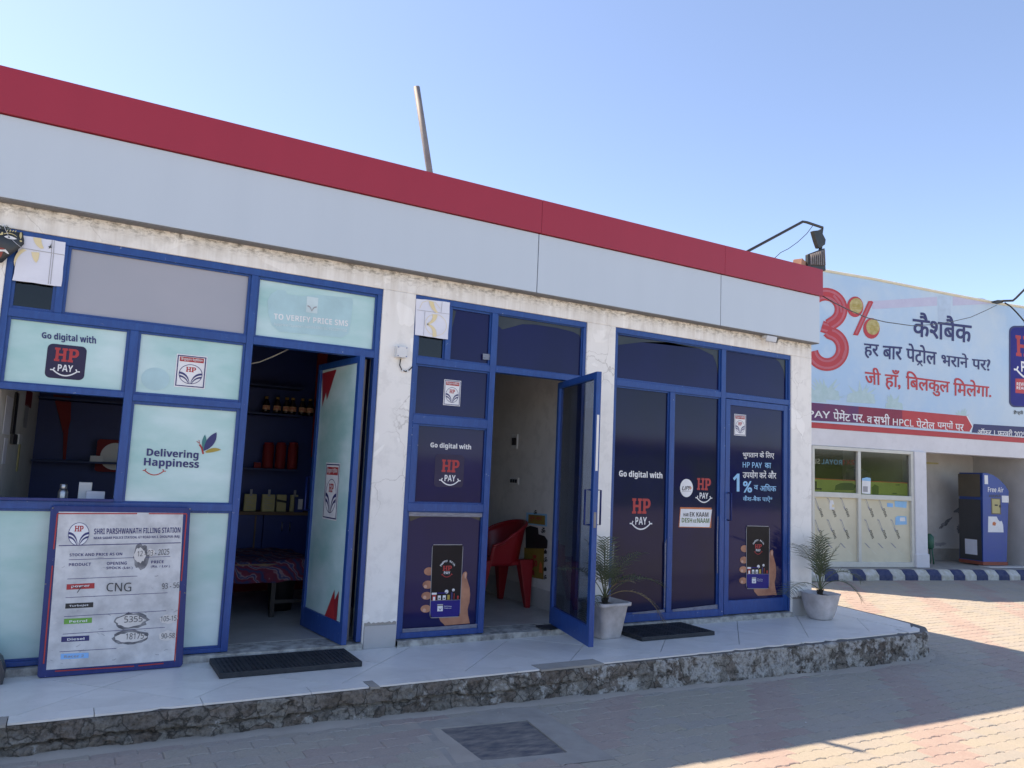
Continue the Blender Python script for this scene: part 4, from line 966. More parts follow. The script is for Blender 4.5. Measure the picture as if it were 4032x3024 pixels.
def lines(t, u0, u1, y, z0, h):
    m_ = MB()
    for k in range(7): m_.box(u0+.02, u1-.02-.03*(k % 3), y-.0015, y-.0005, z0+h*(.16+.1*k), z0+h*(.18+.1*k), 'grey_print')
    m_.build('writing', t); clipx(t, u0, u1, y, z0, h)
shelf_box('paper_bundle', zR(380, 480), zR(628, 168), 'card', 'brown paper bundle on the counter, nearest the door post', 'papers', z0=ZC+.001, extra=lines)
shelf_box('paper_bundle', zR(712, 495), zR(972, 180), 'card', 'clipped yellow paper sheaf standing on the shop counter', 'papers', z0=ZC+.001, y=YS-.02, extra=lines)
shelf_box('paper_bundle', zR(985, 475), zR(1188, 168), 'card', 'yellow papers banded with a dark strap on the counter', 'papers', z0=ZC+.001, extra=lambda t, u0, u1, y, z0, h: MB().obox(((u0+u1)/2, y-.002, z0+h*.62), ((u1-u0)/2, 0, -.008), (0, .001, 0), (0, 0, .012), 'black_print').build('strap', t))
shelf_box('paper_bundle', zR(1245, 490), zR(1400, 182), 'card', 'yellow sheet half hidden behind a blue packet', 'papers', z0=ZC+.001, extra=lines)
shelf_box('packet', zR(1330, 500), zR(1505, 222), 'navy', 'small blue packet with a white label at the end of the counter', 'packet', z0=ZC+.001, y=YS-.045, extra=lambda t, u0, u1, y, z0, h: MB().box(u0+.03, u1-.01, y-.002, y-.0005, z0+.03, z0+h-.02, 'white_plastic').build('label', t))
shelf_box('small_box', zE(332, 237), zE(380, 203), 'red_cloth', 'tiny red box at the left of the canisters', 'box', z0=zc)
# things seen through the open cashier window
CT = 1.035
desk = thing('desk', 'dark desk just inside the open cashier window', 'desk', (-.1, .45, FL))
MB().box(-.40, .95, .18, .62, CT-.03, CT, 'navy').build('desk_top', desk, .003)
for a in (-.38, .88): MB().box(a, a+.05, .20, .60, FL, CT-.031, 'navy').build('leg', desk)
MB().box(-.329, .879, .56, .58, .3, CT-.031, 'navy').build('back_panel', desk)
fl = Plane((0, .30, 0), (1, 0, 0), (0, 0, 1)); u0 = fl.uv(*zB(628, 1500))[0]; u1 = fl.uv(*zB(742, 1500))[0]; v1 = fl.uv(*zB(690, 1398))[1]; r = (u1-u0)/2; u = (u0+u1)/2; h = v1-CT
t = thing('steel_flask', 'steel drinking flask on the desk in the open window', 'flask', (u, .30, CT))
MB().lathe((u, .30, CT+.0005), [(r*.95, 0), (r, .01), (r, h*.55), (r*.7, h*.72)], 'steel', 18).build('body', t); MB().lathe((u, .30, CT+h*.721), [(r*.66, 0), (r*.70, .004), (r*.70, h*.25), (r*.62, h*.278)], 'steel', 18).build('cap', t)
t = shelf_box('carton', zB(845, 1555), zB(1010, 1350), 'white_plastic', 'small white carton beside the steel flask', 'box', d=.08, y=.34, z0=CT+.001)
t = shelf_box('carton', zB(935, 1555), zB(1150, 1440), 'paper_white', 'crumpled pale bag right of the white carton', 'bag', d=.07, y=.26, z0=CT+.001)
t = shelf_box('carton', zB(975, 1172), zB(1130, 1095), 'white_plastic', 'flat white box on the shelf behind the window', 'box', d=.1, y=YS+.05)
q = Plane((0, 2.75, 0), (1, 0, 0), (0, 0, 1)); u, v = q.uv(*zB(1248, 1098))
t = thing('wall_clock', 'round white dial on a red case behind the window', 'clock', (u, 2.75, v)); m_ = MB(); m_.prism([q.at(u+x, v+y) for x, y in rrect(-.16, -.15, .16, .16, .03)], (0, .03, 0), 'red_cloth'); m_.build('case', t); Print(q).disc(u, v, .125, .13, 'white_plastic', 2).build('dial', t)
# left side wall, a little out of square: papers, trunking, switchboard
m_ = MB(); m_.prism([(-.545, .24, FL), (-.436, .24, FL), (-.322, 2.859, FL), (-.545, 2.859, FL)], (0, 0, 2.70), 'room_plaster'); m_.build('room_wall', shop)
WL = Plane((-.436, .24, 0), (.114, 2.619, 0), (0, 0, 1), .002)
for bl, tr, m, lab in ((zB(20, 850), zB(140, 470), 'paper_white', 'tall white notice on the wall inside the cashier window'), (zB(12, 1180), zB(80, 900), 'paper_white', 'lower white notice inside the cashier window'), (zB(268, 540), zB(350, 405), 'red_cloth', 'small reddish notice high on the inner wall'), (zB(245, 780), zB(310, 545), 'grey_print', 'grey notice hanging below the small reddish one')):
    a = WL.uv(*bl); b = WL.uv(*tr); m_ = MB(); m_.prism([WL.at(*p) for p in ((a[0], a[1]), (b[0], a[1]), (b[0], b[1]), (a[0], b[1]))], WL.N*.003, m); tag(m_.build('wall_notice'), lab, 'notice')
sw = thing('switchboard', 'black and white switchboard with a cable above, inside the cashier window', 'switchboard', tuple(WL.at(*WL.uv(*zB(150, 960)))))
for bl, tr, m, nm, th in ((zB(100, 962), zB(160, 860), 'black_metal', 'black_plate', .02), (zB(165, 962), zB(212, 860), 'white_plastic', 'white_plate', .021), (zB(138, 858), zB(160, 395), 'black_cable', 'cable_trunking', .012), (zB(178, 1260), zB(200, 965), 'card', 'loose_wire', .008)):
    a = WL.uv(*bl); b = WL.uv(*tr); m_ = MB(); m_.prism([WL.at(*p) for p in ((a[0], a[1]), (b[0], a[1]), (b[0], b[1]), (a[0], b[1]))], WL.N*th, m); m_.build(nm, sw)
# bench with a striped cloth
bench = thing('bench', 'low bench with thin dark legs inside the first shop', 'bench', (1.45, 1.65, FL))
for (x, y) in ((1.60, 1.16), (1.93, 1.16), (1.18, 2.1), (1.90, 2.1)): MB().box(x-.018, x+.018, y-.018, y+.018, FL, .47, 'black_metal').build('leg', bench)
MB().box(1.12, 1.97, 1.1, 2.16, .471, .50, 'wood_brown').build('seat', bench)
MB().box(1.61, 1.92, 1.15, 1.17, .16, .19, 'black_metal').build('stretcher', bench)
vs = []; fs = []; n = 26
for i in range(n+1):
    for j in range(n+1):
        u, v = i/n, j/n; x = 1.0+1.02*u; y = 1.02+1.16*v
        over = max(0, 1.10-y)+max(0, 1.12-x)+max(0, x-1.97)
        z = .52-over*2.1+.022*noise.noise(Vector((x*7, y*7, 0)))+.03*noise.noise(Vector((x*3, y*3, 4)))
        if over > 0: x = min(max(x, 1.085), 2.0); y = max(y, 1.075)
        vs.append((x, y, z))
for i in range(n):
    for j in range(n): k = i*(n+1)+j; fs.append((k, k+n+1, k+n+2, k+1))
m_ = MB(); m_.add(vs, fs, 'striped_cloth', True); tag(m_.build('striped_cloth'), 'crumpled red and blue striped cloth spread over the bench', 'cloth')
t = thing('bucket', 'black bucket standing under the bench', 'bucket', (1.75, 1.5, FL)); MB().lathe((1.75, 1.5, FL+.001), [(.10, 0), (.125, .26), (.13, .27)], 'black_metal', 18).build('body', t)
# pale cord across the top of the doorway
cp = [hit(*zD(*p), 1, .9) for p in ((385, 897), (460, 882), (560, 842), (650, 800), (715, 768))]; tag(MB().tube(cp, .006, 'white_plastic', 6).build('cord'), 'pale cord drooping across the top of the first doorway', 'cord')

# ---------------------------------------------------------------- second room: chair, wall stickers, switches
WR = Plane((4.129, 0, 0), (0, -1, 0), (0, 0, 1), .003)
pr = Print(WR)
pr.polypx([zG(1118, 612), zG(1280, 632), zG(1280, 535), zG(1120, 522)], 'sky_blue_print', 0); pr.polypx([zG(1135, 605), zG(1265, 620), zG(1265, 548), zG(1137, 537)], 'poster_yellow', 1); pr.qpx('शुभ लाभ', zG(1150, 590), zG(1240, 600), zG(1240, 560), zG(1150, 552), 'red_print', 2, off=.02)
tag(pr.build('wall_sticker', None), 'small blue and yellow festive sticker above the red chair', 'sticker')
pr = Print(WR)
pr.polypx([zG(1100, 1010), zG(1252, 1038), zG(1258, 800), zG(1105, 792)], 'poster_yellow', 0); pr.qpx('ॐ', zG(1150, 945), zG(1205, 955), zG(1205, 850), zG(1150, 845), 'red_print', 1, off=.02)
for cx in (1118, 1232): pr.polypx([zG(cx-14, 985), zG(cx+14, 990), zG(cx+10, 925), zG(cx, 895), zG(cx-10, 925)], 'orange_print', 1)
pr.polypx([zG(1150, 1000), zG(1185, 1006), zG(1180, 965), zG(1155, 960)], 'banner_deep', 1)
tag(pr.build('wall_sticker', None), 'large yellow festive poster low on the wall behind the chair', 'poster')
pr = Print(WR)
for (x, y, s_) in ((1190, 520, 26), (1250, 660, 34), (1185, 765, 34), (1268, 885, 30), (1265, 1020, 26)): pr.qpx('ॐ', zG(x-s_*.5, y+s_*.6), zG(x+s_*.5, y+s_*.7), zG(x+s_*.5, y-s_*.6), zG(x-s_*.5, y-s_*.7), 'black_print', 1, off=.03)
for (x, y) in ((1268, 822), (1266, 955)): pr.polypx([zG(x-10, y+18), zG(x+10, y+18), zG(x+12, y), zG(x, y-18), zG(x-12, y)], 'black_print', 1)
pr.polypx([zG(1115, 800), zG(1280, 800), zG(1285, 740), zG(1262, 705), zG(1215, 690), zG(1210, 640), zG(1150, 625), zG(1115, 640)], 'black_print', 0)
tag(pr.build('wall_sticker', None), 'black silhouette stickers scattered round the yellow poster', 'sticker')
def switch(bl, tr, lab):
    a = WR.uv(*bl); b = WR.uv(*tr); y0, y1 = -max(a[0], b[0]), -min(a[0], b[0]); t = thing('switch_plate', lab, 'switch', (4.129, y0, a[1]))
    MB().box(4.112, 4.1285, y0, y1, a[1], b[1], 'white_plastic').build('plate', t, .003)
    n = 3
    for k in range(n): MB().box(4.106, 4.1115, y0+(y1-y0)*(.12+.28*k), y0+(y1-y0)*(.32+.28*k), a[1]+(b[1]-a[1])*.25, b[1]-(b[1]-a[1])*.25, 'black_print').build('switch', t)
switch(zF(1228, 1582), zF(1285, 1445), 'upper white switch plate on the wall of the second room'); switch(zG(997, 305), zG(1065, 256), 'lower white socket plate on the wall of the second room')
chair = thing('plastic_chair', 'red moulded plastic armchair inside the second doorway', 'chair', (3.85, 1.25, FL))
CX, CY = 3.78, 1.22
def cp_(th, r): return Vector((CX+r*1.0*math.cos(th), CY+r*math.sin(th), 0))
vs = []; fs = []; n = 28; rows = 7
for i in range(n+1):
    th = math.radians(-128+256*i/n)                 # open towards -x
    a = abs(th)/math.radians(128)
    rim = .82-.19*min(1, a*1.25)**2.2+(-.03*(a-.8)/.2 if a > .8 else 0)
    for k in range(rows+1):
        s_ = k/rows; z = .40+(rim-.40)*s_; r = .235+.055*s_**1.3+.02*(1-a)*s_
        p = cp_(th, r); 
        if a > .62: p.x = CX+math.cos(math.radians(128*.62))*r-(a-.62)*.62*1.0; p.y = CY+math.copysign(.235+.045*s_, th)
        p.z = FL+z; vs.append(p)
for i in range(n):
    for k in range(rows): q = i*(rows+1)+k; fs.append((q, q+1, q+rows+2, q+rows+1))
m_ = MB(); m_.add(vs, fs, 'red_plastic', True); o = m_.build('backrest', chair)
sd = o.modifiers.new('thick', 'SOLIDIFY'); sd.thickness = .012
rimp = [vs[i*(rows+1)+rows] for i in range(n+1)]; m_ = MB(); m_.tube(rimp, .016, 'red_plastic', 8); m_.build('arm_rim', chair)
m_ = MB(); m_.prism([(CX+x, CY+y, FL+.44) for x, y in rrect(-.27, -.225, .235, .225, .08)], (0, 0, -.035), 'red_plastic'); m_.build('seat', chair, .006)
for sx, sy in ((1, -1), (1, 1), (-1, -1), (-1, 1)):
    tp = Vector((CX+(.21 if sx > 0 else -.25), CY+sy*.225, FL+.46)); bt = Vector((CX+(.235 if sx > 0 else -.31), CY+sy*.27, FL+.001))
    m_ = MB(); vs2 = []
    for p, w_, d_ in ((bt, .024, .024), (tp, .075, .05)):
        vs2 += [p+Vector((-w_, -d_, 0)), p+Vector((w_, -d_, 0)), p+Vector((w_, d_, 0)), p+Vector((-w_, d_, 0))]
    m_.add(vs2, [(3, 2, 1, 0), (4, 5, 6, 7), (0, 1, 5, 4), (1, 2, 6, 5), (2, 3, 7, 6), (3, 0, 4, 7)], 'red_plastic'); m_.build('leg', chair, .006)
# dark rag and chip on the doorway floor
m_ = MB(); vs = []; 
for (x, y) in ((1190, 1395), (1330, 1385), (1380, 1410), (1310, 1425), (1210, 1412)): vs.append(hit(*zG(x, y), 2, FL+.004))
m_.prism(vs, (0, 0, .006), 'dark_rubber'); tag(m_.build('floor_rag'), 'scrap of dark rubber lying by the foot of the outward-open door', 'rag')
# ================================================================ THINGS ON AND BY THE SHOP FRONT
# price board leaning on the shopfront
bl = Vector((-.057, -.115, .003)); br = Vector((.758, -.115, .003)); tl = Vector((-.085, -.032, 1.028))
BP = Plane(bl, br-bl, tl-bl)
BP.V = (tl-bl).normalized(); BP.N = BP.U.cross(BP.V).normalized()
def bp_uv(px, py):
    d = ray(px, py); t = (BP.P0-CAM).dot(BP.N)/d.dot(BP.N); X = CAM+d*t-BP.P0
    k = BP.U.dot(BP.V); a, b = X.dot(BP.U), X.dot(BP.V); v = (b-k*a)/(1-k*k); return a-k*v, v
BP.uv = bp_uv
board = thing('price_board', 'white fuel stock and price board with a blue border leaning on the shopfront', 'sign board', tuple(bl))
BW, BH = (br-bl).length, (tl-bl).length
pts = [BP.at(*p) for p in rrect(0, 0, BW, BH, .022)]
MB().prism(pts, -BP.N*.018, 'deep_blue_paint').build('panel', board, .003)
pr = Print(BP)
a, b = BP.uv(*zC(338, 1452)), BP.uv(*zC(1530, 140)); pr.rect(.045, .045, BW-.045, BH-.037, 'board_white', 1)
r_ = lambda p, q, w_=.0075: pr.linepx([zC(*p), zC(*q)], w_, 'red_print', 2)
for p, q in (((470, 150), (1120, 150)), ((1215, 150), (1525, 152)), ((470, 152), (438, 440)), ((428, 575), (356, 1375)), ((450, 1436), (1095, 1395)), ((1130, 1392), (1335, 1372)), ((1525, 155), (1480, 700)), ((1470, 780), (1425, 1355))): r_(p, q)
c = BP.uv(*zC(643, 317)); e = BP.uv(*zC(729, 317)); pr.emblem(c[0], c[1], e[0]-c[0], 2.5, 'white_print', ry=.072)
T_ = lambda s_, p, q, r2, s2, m='navy_print', bold=True, **k: pr.qpx(sans(s_, bold), zC(*p), zC(*q), zC(*r2), zC(*s2), m, 2.4, **k)
T_('SHRI PARSHWANATH FILLING STATION', (768, 320), (1472, 305), (1474, 262), (768, 272))
T_('NEAR SADAR POLICE STATION, GT ROAD NH 3, DHOLPUR (RAJ)', (766, 366), (1468, 352), (1468, 326), (766, 340))
for p, q, w_ in (((480, 412), (1476, 388), .005), ((562, 527), (1390, 500), .003), ((550, 684), (1122, 660), .003), ((535, 836), (1368, 796), .003), ((523, 991), (1357, 942), .003), ((512, 1134), (1346, 1078), .003), ((486, 1278), (950, 1250), .003)): pr.linepx([zC(*p), zC(*q)], w_, 'navy_print', 2)
T_('STOCK AND PRICE AS ON', (568, 499), (998, 490), (998, 468), (568, 476)); T_('PRODUCT', (562, 580), (742, 575), (744, 550), (562, 555))
T_('OPENING', (872, 570), (1034, 566), (1036, 541), (872, 545)); T_('STOCK (Ltr.)', (868, 610), (1082, 606), (1082, 580), (868, 584)); T_('PRICE', (1234, 557), (1335, 554), (1337, 531), (1234, 534)); T_('(Rs. / Ltr.)', (1232, 597), (1386, 593), (1388, 569), (1232, 572))
for (y0, y1, x0, m, tx, tm, dx) in ((772, 727, 542, 'red_print', 'power', 'white_print', 40), (926, 884, 532, 'black_print', 'TurboJet', 'white_print', 34), (1053, 1009, 521, 'green_print', 'Petrol', 'white_print', 45), (1199, 1155, 499, 'navy_print', 'Diesel', 'white_print', 50), (1340, 1295, 494, 'light_blue_sticker', 'Racer 2', 'grey_print', 30)):
    pr.polypx([zC(x0, y0), zC(x0+229, y0-12), zC(x0+230, y1-11), zC(x0+3, y1)], m, 2); pr.qpx(sans(tx), zC(x0+dx, y0-12), zC(x0+190, y0-20), zC(x0+190, y1+4), zC(x0+dx, y1+12), tm, 3.2)
pr.linepx([zC(585, 745), zC(640, 758), zC(690, 738)], .004, 'pencil', 4); pr.linepx([zC(630, 795), zC(668, 745)], .004, 'pencil', 4)
def blob(cx, cy, rx, ry, m, l, sd):
    R_ = random.Random(sd); n = 22; pr.polypx([zC(cx+rx*math.cos(2*math.pi*i/n)*R_.uniform(.86, 1.1), cy+ry*math.sin(2*math.pi*i/n)*R_.uniform(.82, 1.12)-rx*.06*math.cos(2*math.pi*i/n)) for i in range(n)], m, l)
for k, (cx, cy, rx, ry) in enumerate(((1140, 488, 48, 62), (1232, 468, 32, 33), (1068, 1026, 118, 48), (1068, 1160, 125, 42), (1375, 1010, 74, 36), (1365, 1145, 72, 42))):
    if k in (2, 3): blob(cx, cy, rx+26, ry+19, 'soot', 1.6, k)
    if k == 0: blob(cx+15, cy+12, rx+16, ry+46, 'soot', 1.6, k)
    blob(cx, cy, rx, ry, 'torn_paper', 2.2, k+20)
H_ = lambda s_, p, q, r2, s2: pr.qpx(sans(s_, False), zC(*p), zC(*q), zC(*r2), zC(*s2), 'pencil', 3.6)
H_('12 - 03 - 2025', (1120, 500), (1380, 484), (1384, 436), (1124, 456)); H_('CNG', (868, 785), (1070, 785), (1074, 712), (872, 716)); H_('93 - 56', (1322, 765), (1462, 755), (1462, 710), (1322, 720))
H_('5355', (1012, 1040), (1162, 1030), (1164, 985), (1016, 988)); H_('105-15', (1310, 1032), (1438, 1022), (1442, 980), (1314, 988)); H_('18175', (1025, 1178), (1172, 1170), (1176, 1120), (1030, 1128)); H_('90-58', (1315, 1170), (1424, 1164), (1428, 1122), (1318, 1128))
R_ = random.Random(31)
for k in range(95):
    u = R_.uniform(.06, BW-.06); v = R_.uniform(.06, BH-.06)
    if k < 70: v = .06+(v-.06)*R_.random()
    s_ = R_.uniform(.0012, .0045); a_ = R_.uniform(-.6, .6); L = R_.uniform(1.5, 5)
    pr.line([(u-s_*L*math.cos(a_), v-s_*L*math.sin(a_)), (u, v+s_*R_.uniform(-1, 1)), (u+s_*L*math.cos(a_), v+s_*L*math.sin(a_))], s_, R_.choice(('grey_print', 'board_white', 'torn_paper')), 1.3)
pr.build('printed_face', board)
mb = MB()
for p in ((432, 105), (1552, 112), (372, 725), (1510, 797)):
    u, v = BP.uv(*zC(*p)); mb.lathe((0, 0, 0), [(.005, 0), (.004, .003)], 'galv_pipe', 8)
    for i in range(-16, 0):
        q = mb.v[i]; mb.v[i] = BP.at(u+q.x, v+q.y)+BP.N*q.z
mb.build('rivets', board)

# white sheets fixed over the small top lights
def sheet(corners, label, sd, marks):
    pl = Plane((0, .004, 0), (1, 0, 0), (0, 0, 1)); t = thing('cover_sheet', label, 'sheet', tuple(pl.at(*pl.uv(*corners[0]))), 'white sheets taped over the small top lights')
    R_ = random.Random(sd); P = []
    cs = [pl.uv(*c) for c in corners]
    for i in range(4):
        a, b = cs[i], cs[(i+1) % 4]
        for k in range(7): s_ = k/7; P.append((a[0]+(b[0]-a[0])*s_+R_.uniform(-.0018, .0018), a[1]+(b[1]-a[1])*s_+R_.uniform(-.0018, .0018)))
    MB().prism([pl.at(*p) for p in P], (0, .009, 0), 'paper_white').build('panel', t)
    pr = Print(pl); marks(pr); pr.build('stains', t)
    return t
def m1(pr):
    for p, q in (((560, 640), (1690, 830)), ((1365, 430), (1345, 770)), ((1345, 790), (1260, 1580)), ((1400, 800), (1315, 1590)), ((1420, 450), (1400, 780))): pr.linepx([zT(*p), zT(*q)], .0035, 'grey_print', 1)
    S_ = lambda A, B_: pr.strip([pr.pl.uv(*zT(*p)) for p in A], [pr.pl.uv(*zT(*p)) for p in B_], 'gold_print', 1.5)
    S_(bez((870, 365), (890, 560), (1070, 660)), bez((1080, 385), (1080, 540), (1150, 650))); S_(bez((820, 740), (840, 950), (950, 1030)), bez((1030, 760), (1020, 900), (1000, 950))); S_(bez((380, 1130), (420, 830), (700, 700)), bez((360, 1000), (400, 740), (600, 660)))
    pr.polypx([zT(*p) for p in ((1262, 600), (1310, 590), (1345, 520), (1335, 620), (1355, 645), (1310, 640), (1275, 668), (1282, 625))], 'black_print', 2)
sheet([zA(135, 835), zA(668, 908), zA(715, 425), zA(230, 348)], 'torn white plastic sheet beside the black mask', 4, m1)
def m2(pr):
    for p, q in (((335, 285), (640, 325)), ((410, 300), (395, 525)), ((570, 210), (560, 310))): pr.linepx([zF(*p), zF(*q)], .003, 'grey_print', 1)
    S_ = lambda A, B_: pr.strip([pr.pl.uv(*zF(*p)) for p in A], [pr.pl.uv(*zF(*p)) for p in B_], 'gold_print', 1.5)
    S_(bez((445, 200), (460, 280), (515, 312)), bez((490, 210), (500, 280), (535, 312))); S_(bez((480, 325), (490, 385), (430, 410)), bez((525, 332), (525, 400), (430, 425))); S_(bez((430, 425), (490, 450), (480, 535)), bez((430, 412), (530, 440), (515, 535)))
    c = pr.pl.uv(*zF(512, 425)); e = pr.pl.uv(*zF(612, 425)); pr.ring(c[0], c[1], e[0]-c[0], .088, .003, 'gold_print', 1.2); pr.line([pr.pl.uv(*zF(*p)) for p in ((360, 270), (385, 215), (440, 198), (505, 215), (550, 270))], .003, 'gold_print', 1.2)
sheet([zF(318, 518), zF(625, 560), zF(645, 215), zF(330, 180)], 'white plastic sheet with faint gold circles over the second shopfront', 5, m2)

# black folk mask hung at the corner
MP = Plane((0, -.012, 0), (1, 0, 0), (0, 0, 1))
mc = MP.uv(-14, 1000)
mask = thing('wall_mask', 'black painted folk mask with white eyes and red tongue hung at the left edge', 'mask', (mc[0], 0, mc[1]))
half = [zT(*p) for p in ((0, 170), (120, 200), (300, 230), (500, 245), (600, 240), (612, 330), (632, 440), (628, 540), (545, 635), (440, 730), (330, 820), (220, 910), (120, 1000), (60, 1045), (0, 1055))]
hu = [MP.uv(*p) for p in half]
hu = [(max(u, mc[0]+.002), v) for u, v in hu]
oul = hu+[(2*mc[0]-u, v) for u, v in hu[::-1]]
hw = max(abs(u-mc[0]) for u, v in oul); cv = sum(v for u, v in oul)/len(oul)
def bul(u, v): return .055*max(0, 1-((u-mc[0])/hw)**2)*max(0, 1-((v-cv)/.17)**2)
m_ = MB(); n = len(oul); vs = []; fs = []
for k in range(8):
    s_ = 1-k/8
    for u, v in oul:
        a, b = mc[0]+(u-mc[0])*s_, cv+(v-cv)*s_; vs.append(MP.at(a, b)+MP.N*(bul(a, b)+(.012 if k else 0)))
vs.append(MP.at(mc[0], cv)+MP.N*(.067))
for k in range(7):
    for i in range(n): fs.append((k*n+i, k*n+(i+1) % n, (k+1)*n+(i+1) % n, (k+1)*n+i))
for i in range(n): fs.append((7*n+i, 7*n+(i+1) % n, 8*n))
m_.add(vs, fs, 'mask_black', True); m_.build('face', mask)
MP2 = Plane(MP.P0, MP.U, MP.V, .016); MP2.bulge = bul
pr = Print(MP2)
for mir in (0, 1):
    X = lambda pts: [((2*mc[0]-u) if mir else u, v) for u, v in [MP2.uv(*zT(*p)) for p in pts]]
    eye = bez((125, 410), (260, 335), (455, 450), 14)+bez((455, 450), (280, 510), (125, 410), 14)[1:-1]
    pr.poly(X(eye), 'white_print', 1); c = X([(255, 420)])[0]; pr.disc(c[0], c[1], .0052, .0052, 'black_print', 2, 14)
    pr.strip(X(bez((120, 330), (290, 255), (460, 385))), X(bez((130, 345), (290, 290), (450, 392))), 'mask_cream', 1)
    for x in (185, 260, 330, 395): pr.poly(X([(x, 272), (x+22, 275), (x+52, 225), (x+30, 222)]), 'mask_cream', 1)
    pr.poly(X(bez((545, 260), (490, 350), (545, 440), 8)+bez((545, 440), (610, 350), (560, 255), 8)), 'mask_cream', 1); c = X([(552, 490)])[0]; pr.disc(c[0], c[1], .0068, .006, 'mask_cream', 1, 14)
    pr.poly(X([(0, 745), (130, 745), (160, 735), (215, 790), (255, 850), (205, 840), (130, 790), (0, 790)]), 'white_print', 2); pr.poly(X([(0, 695), (90, 700), (145, 720), (120, 742), (0, 742)]), 'mask_red', 1.5); pr.poly(X([(0, 795), (100, 800), (60, 900), (0, 960)]), 'mask_red', 1.5)
    pr.poly(X([(0, 310), (30, 345), (75, 285), (105, 295), (100, 365), (45, 372), (0, 380)]), 'mask_cream', 1)
pr.build('painted_features', mask)
m_ = MB(); R_ = random.Random(9)
for i in range(60):
    u = MP.uv(*zT(R_.uniform(20, 230), 260))[0]; v = MP.uv(*zT(100, R_.uniform(190, 280)))[1]
    p = MP.at(u, v)+MP.N*.02; m_.tube([p, p+Vector((R_.uniform(-.01, .01), -.004, R_.uniform(.01, .02))), p+Vector((R_.uniform(-.02, .02), R_.uniform(-.01, 0), R_.uniform(.016, .034)))], .0016, 'grey_hair', 4)
m_.build('hair', mask)
m_ = MB(); m_.tube([MP2.at(*MP2.uv(*zT(*p)), 3) for p in ((105, 60), (150, 200), (235, 370))], .0012, 'paper_white', 5); m_.tube([MP2.at(*MP2.uv(*zT(*p)), 3) for p in ((340, 490), (440, 570), (560, 655))], .0012, 'paper_white', 5); m_.build('hanging_string', mask)

# junction box with its cable
JP = Plane((0, -.055, 0), (1, 0, 0), (0, 0, 1)); u0, v0, u1, v1 = px_rect(JP, zF(148, 722), zF(252, 640)); v1 = JP.uv(*zF(170, 620))[1]
jb = thing('junction_box', 'small grey junction box with a looped black cable on the pier', 'junction box', (u0, 0, v0))
MB().box(u0, u1, -.055, -.001, v0, v1, 'white_plastic').build('box', jb, .004)
for a in (u0+.01, u1-.01):
    for b in (v0+.01, v1-.01): m_ = MB(); m_.tube([(a, -.0552, b), (a, -.059, b)], .0042, 'machine_blue', 8); m_.build('screw', jb)
m_ = MB(); m_.tube([hit(*zF(*p), 1, -.012) for p in ((185, 740), (175, 800), (195, 845), (230, 860), (265, 845), (295, 815))], .0045, 'black_cable', 8); m_.build('cable', jb)
for p in ((200, 852), (248, 857)): q = hit(*zF(*p), 1, -.012); MB().box(q.x-.004, q.x+.004, -.019, -.001, q.z-.008, q.z+.008, 'white_print').build('cable_clip', jb)

# security camera under the roof band
q = hit(*zH(1580, 150), 1, -.05)
sc_ = thing('security_camera', 'small white security camera under the roof band above the third shop', 'camera', (q.x, 0, q.z))
MB().lathe((q.x, -.045, FZ0-.035), [(.035, 0), (.038, .006), (.034, .026)], 'white_plastic', 18).build('mount', sc_)
a = hit(*zH(1605, 180), 1, -.10); b = hit(*zH(1665, 200), 1, -.13); ax = Vector((.52, -.82, -.24)).normalized(); ay = ax.cross(Vector((0, 0, 1))).normalized(); az = ay.cross(ax); ct = (a+b)/2
MB().tube([(q.x, -.05, FZ0-.03), ct-ax*.03+az*.02], .010, 'white_plastic', 8).build('arm', sc_)
MB().obox(ct, ax*.055, ay*.028, az*.030, 'white_plastic').build('housing', sc_, .006); MB().obox(ct+ax*.0575, ax*.002, ay*.025, az*.027, 'black_print').build('lens_front', sc_)

# rubber mats
def mat_(name, x0, x1, y0, y1, z, label, nx, ny):
    t = thing('rubber_mat', label, 'mat', ((x0+x1)/2, (y0+y1)/2, .001), 'perforated rubber mats at the doors'); m_ = MB(); h = z
    for i in range(nx+1):
        x = x0+(x1-x0)*i/nx; w_ = .007 if i % 6 else .016
        m_.box(max(x0, x-w_), min(x1, x+w_), y0+.001, y1-.001, .003, h, 'dark_rubber')
    for j in range(ny+1):
        y = y0+(y1-y0)*j/ny; w_ = .006 if j % 4 else .012
        m_.box(x0+.0005, x1-.0005, max(y0, y-w_), min(y1, y+w_), .004, h-.0022, 'dark_rubber')
    m_.box(x0+.004, x1-.004, y0+.004, y1-.004, .0015, .012, 'dark_rubber')
    m_.build('grid', t); m_ = MB(); 
    for a in ((x0-.012, x1+.012, y0-.012, y0), (x0-.012, x1+.012, y1, y1+.012), (x0-.012, x0, y0, y1), (x1, x1+.012, y0, y1)): m_.box(*a, .0012, h+.001, 'dark_rubber')
    m_.build('rim', t, .003)
mat_('rubber_mat', .94, 1.84, -.475, -.085, .034, 'black perforated rubber mat at the foot of the first doorway', 30, 14)
mat_('rubber_mat', 4.30, 5.10, -.470, -.05, .034, 'black perforated rubber mat in front of the third shopfront', 24, 12)

